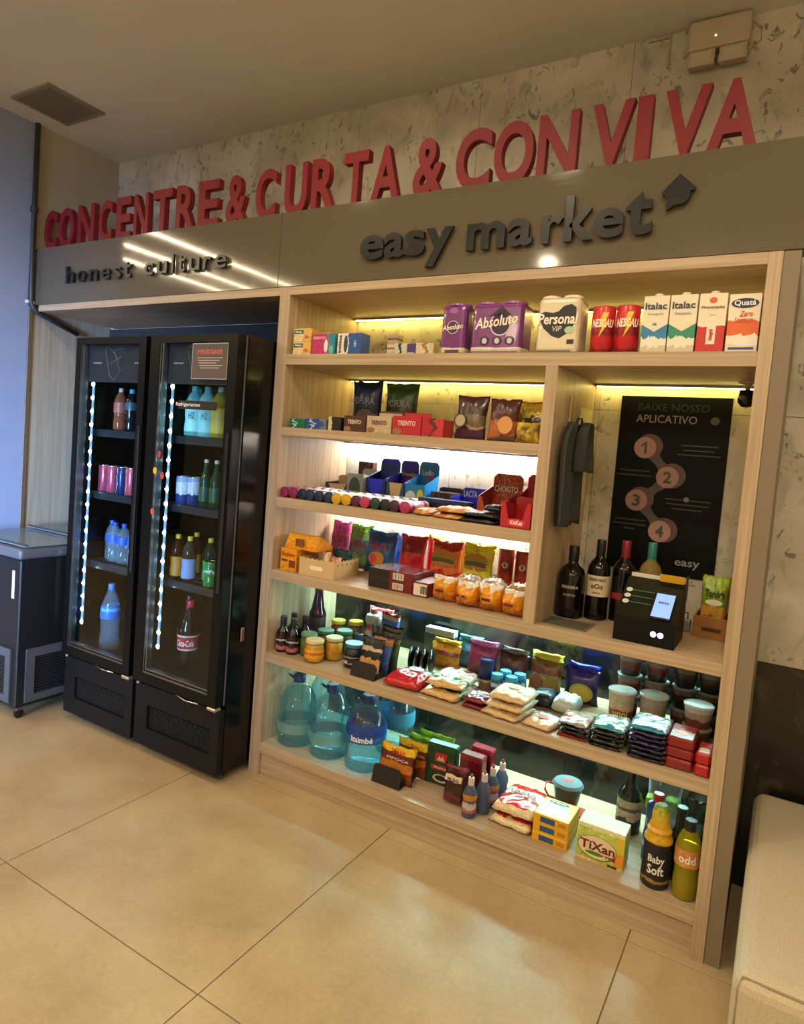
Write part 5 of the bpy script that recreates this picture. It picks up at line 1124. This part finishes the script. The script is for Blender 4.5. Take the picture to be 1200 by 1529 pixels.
sack('red bag of beans at the edge of the fifth shelf', (-1.238, .110, ZE + .0004), .185, .20, .055, bands([(0, '#b81c24'), (.55, '#c02a30'), (.66, '#c8c0c4'), (.8, '#7a1c34')], 'Y', .12, .25, .3), 'bean_bag', 'bag', g, rz=.06, seed=91, wr=.010, ovals=[(.05, .25, .2, .13, '#d8d4d8')])
RICE = bands([(0, '#c8a468'), (.22, '#2c6a24'), (.36, '#c8bca4'), (.7, '#d8d4cc'), (.85, '#a82c34'), (.94, '#1f5a24')], 'Y', .10, .25, .3)
for k in range(2):
    sack(('lower', 'upper')[k] + ' of two green and white rice bags', (-1.045 + k * .005, .145 + k * .01, ZE + .0004 + k * .0455), .185, .245, .036, RICE, 'rice_bag', 'bag', g, rz=-.06 + k * .12, seed=93 + k, wr=.009)
for k in range(2):
    sack(('lower', 'upper')[k] + ' of two dark red packets beside the rice bags', (-.885, .10, ZE + .0004 + k * .0255), .105, .15, .0225, bands([(0, '#6a1418'), (.4, '#7a1c20'), (.55, '#b8b0b0'), (.7, '#5a1418')], 'Y', .14, .25), 'food_packet', 'packet', g, seed=96 + k)
FLO = bands([(0, '#c8a878'), (.2, '#cdb890'), (.45, '#d4c8b0'), (.8, '#c8b898')], 'Y', .10, .35)
for k in range(3):
    sack(('lowest', 'middle', 'topmost')[k] + ' of three stacked cream flour bags', (-.752 + .006 * k, .105 + .008 * k, ZE + .0004 + k * .0345), .170, .20, .028, FLO, 'flour_bag', 'bag', g, rz=-.12 + .06 * k, seed=101 + k, wr=.008, ovals=[(-.05, .1, .16, .1, '#b8743c')] if k == 2 else ())
sack('white sugar packet with red print lying at the shelf edge', (-.592, .095, ZE + .0004), .125, .17, .028, bands([(0, '#cdb088'), (.2, '#d4c4a8'), (.6, '#ccc8c0'), (.8, '#2c3430')], 'Y', .06, .35), 'sugar_packet', 'packet', g, rz=-.2, seed=105, ovals=[(-.05, -.05, .22, .12, '#b85a3c')])
sack('dark blue packet between the flour and the white pouch', (-.665, .315, ZE + .0004), .10, .14, .062, mat('#1a2030', .3), 'food_packet', 'packet', g, seed=106)
sack('white glossy packet behind the sugar', (-.562, .305, ZE + .0004), .105, .15, .068, mat('#c4cac6', .3), 'food_packet', 'packet', g, seed=107)
def foil_stack(nm, n, x, y, wd, d, th, cols_, top):
    for k in range(n):
        c = cols_[k % len(cols_)]
        st = [(0, c[0]), (.18, c[1]), (.36, c[2]), (.5, c[1]), (.7, c[0]), (.8, c[1])]
        pos = 'topmost' if k == n - 1 else ('lowest' if k == 0 else ORD[k] + ' from the bottom')
        sack(pos + ' foil sachet in the ' + nm, (x + rnd.uniform(-.004, .004), y + rnd.uniform(-.004, .004), ZE + .0004 + k * th), wd, d, th * .82, bands(st, 'Y', .14, .22, 0, 5, .15), 'foil_sachet', 'sachet', nm, seed=110 + k + n * 7, n_=0) if False else \
            sack(pos + ' foil sachet in the ' + nm, (x + rnd.uniform(-.004, .004), y + rnd.uniform(-.004, .004), ZE + .0004 + k * th), wd, d, th * .82, bands(st, 'Y', .14, .22, 0, 5, .15), 'foil_sachet', 'sachet', nm, seed=110 + k + n * 7)
foil_stack('short stack with red bottom sachet', 4, -.462, .105, .120, .16, .0160, (('#7a1c18', '#c8c0bc', '#8a2c24'), ('#14161c', '#c8c0b8', '#1c1a24'), ('#1a1c30', '#d0c8c4', '#2a1c20'), ('#8a8078', '#c8b8ac', '#b05848')), 0)
foil_stack('middle stack with teal top sachet', 5, -.332, .105, .128, .17, .0172, (('#14181a', '#b8a878', '#1c2420'), ('#1a1e20', '#b0a88c', '#20201c'), ('#101418', '#b8b4a8', '#1c2430'), ('#2a2820', '#c8b078', '#2c2a24'), ('#3a8a94', '#d0dcdc', '#5fa8ac')), 0)
foil_stack('tall stack with blue top sachet', 7, -.190, .105, .135, .18, .0182, (('#2a2430', '#a8a4a8', '#6a4a30'), ('#1c1a2c', '#b0703c', '#383440'), ('#24203c', '#9c98a4', '#a0683c'), ('#1a1838', '#8a8894', '#2c2850'), ('#201c44', '#a8a0b0', '#8a4a34'), ('#2a2c48', '#b8b4bc', '#54303c'), ('#2f7fa4', '#d0dce0', '#3f90b4')), 0)
REDC = bands([(0, '#7a1016'), (.6, '#8f161c'), (.86, '#a8302c')], 'Y', .06, .22, .4, 3, 0, .3)
for k in range(3):
    t = carton(('lowest', 'middle', 'topmost')[k] + ' of three red coffee packets near the right panel', -.121, -.030, .022 + .003 * (k % 2), ZE + k * .0395, .15, .0385, REDC, name='coffee_packet', cat='packet', group='red coffee packets', bev=.007)
    if k == 2: part('printed_emblem', disc_me(.026, .018), mat('#d08a5c', .45), t, (-.005, -.02, .0388), (-math.pi / 2, 0, 0))
REDD = bands([(0, '#a8101a'), (.8, '#c01c24')], 'Y', .06, .22, .4, 3, 0, .3)
for k in range(2):
    t = carton(('lower', 'upper')[k] + ' of two bright red packets against the right panel', -.024, .026, .02, ZE + k * .0435, .12, .0425, REDD, name='coffee_packet', cat='packet', group='red coffee packets', bev=.007)
    if k: part('printed_emblem', disc_me(.016, .014), mat('#d89a2c', .45), t, (0, -.02, .0428), (-math.pi / 2, 0, 0))
CUPB = bands([(0, '#3a2c24'), (.25, '#8a4a2c'), (.5, '#c8b090'), (.72, '#b0a894')], 'Z', .07)
cup('front noodle cup with white lid and brown label', (-.340, .300, ZE + .0004), .155, .055, CUPB, mat('#c4ccd0', .25), 'noodle cups', [('unni', .42, '#e0c878', .06, .024)])
cup('second noodle cup right of the front one', (-.222, .335, ZE + .0004), .155, .056, bands([(0, '#2c2a20'), (.3, '#6a5a34'), (.55, '#a08a64'), (.72, '#9a948a')], 'Z', .07), mat('#b8c0bc', .25), 'noodle cups')
CUP2 = bands([(0, '#2a2220'), (.3, '#6a2c2a'), (.55, '#7a3a34'), (.75, '#8f8880')], 'Z', .09)
for i, (x, y) in enumerate(((-.345, .455), (-.235, .455), (-.125, .455), (-.028, .455))):
    for k in range(3):
        cup(('lowest', 'middle', 'topmost')[k] + ' noodle cup of the ' + ('leftmost', 'second', 'third', 'rightmost')[i] + ' stack at the back', (x, y, ZE + .0004 + k * .0905), .09, .050, CUP2 if i < 2 else bands([(0, '#241c18'), (.4, '#4a3028'), (.75, '#6a6058')], 'Z', .09), mat('#7f8484', .3), 'stacked noodle cups')
cup('lower clear-lidded pudding cup near the right panel', (-.048, .265, ZE + .0004), .095, .052, bands([(0, '#3a2a20'), (.5, '#5a4a38')], 'Z', .08), mat('#8a8a84', .3), 'noodle cups')
cup('upper clear-lidded pudding cup near the right panel', (-.048, .265, ZE + .096), .085, .054, bands([(0, '#6a3a30'), (.4, '#9a8a78'), (.8, '#b0aca4')], 'Z', .08), mat('#b4bcbc', .25), 'noodle cups')

# ================================================================== bottom shelf (F)
WATER = clear('#f0fafc', .02)
for i, (x, y, band, lab, capc) in enumerate(((-1.890, .140, (.20, .34, clear('#a8d4d0', .3)), 'left clear water jug in front', '#1c3a6a'), (-1.680, .140, (.20, .34, clear('#9fccc8', .3)), 'middle clear water jug in front', '#1c3a70'),
                                  (-1.470, .145, (.40, .64, bands([(0, '#1c6ab0'), (.35, '#1b3f96')], 'Z', .1)), 'front water jug with deep blue label', '#163078'),
                                  (-1.885, .385, None, 'water jug behind the left front one', '#1c3a6a'), (-1.665, .385, None, 'water jug behind the middle front one', '#1c3a6a'), (-1.45, .39, (.40, .62, clear('#4f9cc0', .6)), 'water jug behind the blue-labelled one', '#1c3a6a'))):
    t = bottle(lab + ' on the bottom shelf', (x, y, ZF + .0004), .352, .098, 'jug', WATER, mat(capc, .35), band, [('Crystal', .50, '#d8e4f4', .07, .02)] if False else ([('Itaimbé', .47, '#e4ecf8', .11, .028)] if i == 2 else None), 'water_jug', 'water jug', 'water jugs on the bottom shelf', liquid=(.78, clear('#d4ecf4', .02, 1.33)))
    part('handle', tube_me([(-.026, 0, .318), (-.05, -.015, .335), (-.048, -.03, .348), (-.022, -.022, .34)], .004, 6), mat(capc, .4), t)
g = 'sachets on the bottom shelf'
holder('black sachet holder at the edge of the bottom shelf', (-1.285, .045, ZF + .0008), .150, .085)
YOK = [(0, '#7a3a14'), (.3, '#b8702c'), (.5, '#5a2414'), (.76, '#d8b01c')]
sachet('popcorn sachet with yellow top in the black holder', -1.272, .085, ZF + .004, .190, .165, YOK, [('Yoki', .02, .82, .36, .14, '#d8401c'), ('PIPOCA', .05, .62, .62, .07, '#d8b890')], seed=141, g=g, lean=.2)
sachet('second popcorn sachet behind the black holder', -1.245, .190, ZF + .0006, .170, .165, YOK, [('Yoki', .05, .82, .3, .13, '#c8601c'), ('PIPOCA', .1, .62, .6, .07, '#d8b890')], seed=142, g=g, lean=.15)
sachet('dark sachet standing between the popcorn sachets', -1.27, .135, ZF + .0006, .15, .12, [(0, '#1c1a14'), (.6, '#2a2418')], seed=143, g=g, lean=.15)
for k in range(2): sachet(('front', 'rear')[k] + ' green-topped tea packet behind the popcorn', -1.235 + .03 * k, .300 + .05 * k, ZF + .0006, .195, .150 + .01 * k, [(0, '#3c4030'), (.5, '#6a6c58'), (.74, '#4a7a1c'), (.84, '#7ab02c')], [('Yoki', .05, .86, .3, .1, '#1c3a14')], seed=144 + k, g=g, lean=.12)
MEL = bands([(0, '#123a1c'), (.9, '#164424')], 'Z', .02, .35)
t = carton('green coffee pack with red emblem', -1.165, -1.020, .205, ZF, .055, .192, MEL, [('Melitta', 0, .44, .42, .04, '#e8dccc')], 'coffee_pack', 'coffee', 'coffee packs', rz=.08, patches=[(-.2, .2, .58, .80, '#b02430'), (-.32, .3, .38, .49, '#a83038')], ovals=[(.04, .18, .28, .10, '#c8c0b0'), (.04, .19, .2, .065, '#1c1008')], bev=.006)
part('emblem_peak', prism_me([(-.02, .118), (-.008, .142), (0, .128), (.008, .142), (.02, .118)], -.0292, -.0285), mat('#e0a8a0', .5), t)
RB = bands([(0, '#4a0e18'), (.5, '#6a1420'), (.88, '#8a2a34')], 'Z', .04, .25, .4)
for i, (x, y) in enumerate(((-.955, .235), (-.950, .335))):
    carton(('front', 'rear')[i] + ' dark red vacuum coffee brick', x - .056, x + .056, y, ZF, .06, .172, RB, name='coffee_brick', cat='coffee', group='coffee packs', patches=[(-.3, .3, .3, .62, '#2a0a0c')], bev=.006)
t = bag('dark red stand-up coffee pouch with white emblem', -1.022, -.908, .075, ZF, .07, .172, bands([(0, '#5a1418'), (.3, '#2a0c0c'), (.55, '#3a1012'), (.85, '#6a1820')], 'Z', .06, .25, .3), [('PILÃO', 0, .70, .56, .10, '#2a1410')], 'coffee_pouch', 'coffee', 'coffee packs', seed=151, kind='pouch', wr=.004)
part('emblem', prism_me([(-.042, .108), (-.036, .138), (-.01, .142), (.015, .136), (.042, .14), (.038, .112), (.01, .106), (-.02, .11)], -.0412, -.0404), mat('#d8ccb4', .5), t, (0, .006, 0))
for i, (x, y, lab) in enumerate(((-.872, .060, 'front'), (-.838, .125, 'second'), (-.830, .200, 'third'), (-.816, .275, 'rear'))):
    bottle(lab + ' small sweetener bottle with white nozzle and red tip', (x, y, ZF + .0004), .170, .031, 'slim', clear('#7f88a8', .3), mat('#c8bcb0', .4), (.15, .6, bands([(0, '#a8584c'), (.2, '#b0a8b0'), (.5, '#5a4a5c'), (.66, '#b8782c')], 'Z', .08)) if i in (0, 2) else None, None, 'sweetener_bottle', 'bottle', 'sweetener bottles', cap0=.80, capr=.42)
    part('tip', lathe_me([(.006, .170), (.0055, .182), (.0025, .186)], 10), mat('#a83034', .4), bpy.data.objects[-1] if False else [o for o in bpy.data.objects if o.get('label', '').startswith(lab + ' small sweetener')][0])
SUG = bands([(0, '#d8c49c'), (.13, '#c4281c'), (.46, '#d4ccc0'), (.74, '#c42a24')], 'Y', .09, .25, .3)
for k in range(2):
    sack(('lower', 'upper')[k] + ' of two red and white sugar bags', (-.690 + .005 * k, .185 + .01 * k, ZF + .0004 + k * .0475), .190, .24, .038 + .010 * k, SUG, 'sugar_bag', 'bag', 'sugar bags', rz=-.05, seed=161 + k, wr=.008, texts=[('UNIÃO', 0, .05, .6, .16, '#b03838')] if k else ())
t = thing('measuring_jug', 'clear measuring jug of dark coffee with red handle and lid', 'jug', (-.548, .395, ZF + .0004))
part('jug_body', lathe_me([(.040, 0), (.044, .004), (.064, .105), (.068, .11)], 28), clear('#c8d4d4', .15), t)
part('contents', lathe_me([(.038, .004), (.042, .006), (.054, .075)], 24), mat('#1c0c08', .2), t)
part('lid', lathe_me([(.066, .110), (.069, .112), (.060, .124), (.03, .128)], 28), clear('#8fa0a8', .45), t)
part('lid_label', box_me(-.022, .022, -.014, .014, .1285, .1295), mat('#b03a38', .5), t)
part('handle', tube_me([(-.064, -.005, .10), (-.095, -.01, .095), (-.098, -.012, .06), (-.08, -.01, .035), (-.052, -.005, .03)], .005, 8), mat('#a83a34', .4), t)
carton('small red box lying behind the yellow boxes', -.53, -.44, .30, ZF, .08, .035, mat('#b0442c', .5))
hh = .038
for k in range(3):
    t = carton(('lowest', 'middle', 'topmost')[k] + ' of three stacked yellow boxes with blue window', -.592, -.448, .065 + .002 * (k % 2), ZF + k * (hh + .0006), .155, hh, bands([(0, '#d8a41c'), (.95, '#e0b83c')], 'Z', .02, .35, 0, 3, 0, .15), name='yellow_box', cat='box', group='stacked yellow boxes', patches=[(-.3, .12, .2, .8, '#2c4f7a'), (.2, .42, .3, .7, '#b8781c')])
part('top_print', box_me(-.058, .045, -.065, .06, hh + .0004, hh + .001), bands([(0, '#d0c8a8'), (.5, '#b8d0d8'), (.75, '#d8ccb0')], 'Y', .08), t)
part('emblem', disc_me(.042, .014), mat('#2f6a54', .5), t, (-.005, .05, hh + .0016), (-math.pi / 2, 0, 0))
part('lettering', fit_text('Brigitta', .06, .014, .0005, .02), mat('#e8e0b8', .5), t, (-.005, .05, hh + .0024), (-math.pi / 2, 0, 0))
t = carton('lime green washing powder box with dark red lettering', -.412, -.232, .065, ZF, .10, .145, bands([(0, '#d8b890'), (.06, '#a8b848'), (.5, '#b8c464'), (.9, '#d8d8a0')], 'Z', .05), [('TiXan', -.05, .46, .74, .24, '#6a1c1c', {'bold': .025}), ('YPÊ', .22, .27, .24, .11, '#6a1c1c', {'bold': .03})], 'washing_powder_box', 'box', ovals=[(-.06, .42, .42, .32, '#5f7a2c'), (-.06, .43, .40, .30, '#dcc8a8'), (-.1, .26, .2, .05, '#4a7a24')], patches=[(.30, .5, .12, .46, '#d8882c'), (.30, .5, .46, .9, '#c8b83c'), (.18, .38, .03, .09, '#3a2c1c')])
part('top_seal', box_me(-.088, .088, -.049, .049, .145, .1458), mat('#d0c8b4', .5), t)
g = 'cleaning bottles on the bottom shelf'
bottle('tall dark bottle with yellow cap behind the washing powder', (-.283, .395, ZF + .0004), .288, .050, 'sauce', mat('#1a2016', .12), mat('#b89a2c', .35), (.12, .50, bands([(0, '#2a2420'), (.3, '#b09a8a'), (.55, '#5a4840'), (.7, '#a89888')], 'Z', .12)), group=g, cap0=.87, capr=.42)
t = bag('clear plastic bag of colourful sponges behind the blue bottle', -.218, -.085, .35, ZF, .10, .265, clear('#d4dce4', .3), (), 'sponge_bag', 'bag', seed=171, wr=.014)
for k, (x, z, c) in enumerate(((-.04, .15, '#a8c83c'), (-.03, .10, '#b04838'), (.03, .06, '#c89a8a'), (.035, .16, '#8fae3c'))):
    part('sponge', box_me(x - .028, x + .028, -.03, .03, z - .024, z + .024, .008, 2), mat(c, .9), t)
bottle('blue cleaner bottle with red cap', (-.150, .215, ZF + .0004), .280, .043, 'clean', mat('#1b3070', .25), mat('#9a1c2c', .35), (.06, .40, bands([(0, '#1b2c60'), (.5, '#c0bcc4'), (.75, '#20346c')], 'Z', .10)), [('VEJA', .28, '#e4e4ea', .06, .025)], group=g, cap0=.86, capr=.46)
t = bottle('black softener bottle with tall ribbed yellow cap', (-.120, .085, ZF + .0004), .300, .050, 'cone', mat('#1a1a1e', .25), None, (.03, .5, bands([(0, '#1c1a18'), (.12, '#8a7434'), (.2, '#18181c')], 'Z', .03)), [('Baby', .37, '#e8e4dc', .06, .035), ('Soft', .25, '#e8e4dc', .06, .035)], group=g)
part('ribbed_cap', lathe_me([(.048, .168), (.051, .172), (.050, .182), (.044, .192), (.042, .205), (.044, .210), (.036, .222), (.037, .228), (.031, .240), (.031, .268), (.026, .295), (.018, .302)], 26), bands([(0, '#c89a1c'), (.62, '#b8a42c'), (.85, '#8a9a2c')], 'Z', .05, .3), t)
bottle('second black bottle behind the yellow-capped softener', (-.058, .175, ZF + .0004), .275, .040, 'sauce', mat('#131416', .2), mat('#16181a', .35), None, group=g)
bottle('yellow-green dish soap bottle with black cap beside the right panel', (-.017, .075, ZF + .0004), .285, .043, 'pet', clear('#d8cc3c', .25), mat('#14161c', .3), (.44, .66, bands([(0, '#c8904c'), (.5, '#c08048')], 'Z', .05)), [('odd', .55, '#f0e8e0', .06, .03)], 'dish_soap_bottle', 'bottle', g, cap0=.86, capr=.48, liquid=(.66, clear('#d0c030', .35)))
bag('dark green refill pouch in the back corner by the right panel', -.06, .022, .33, ZF, .06, .235, bands([(0, '#1c2a20'), (.4, '#5f7a64'), (.6, '#20302a')], 'Z', .12, .25), (), 'refill_pouch', 'pouch', seed=173)
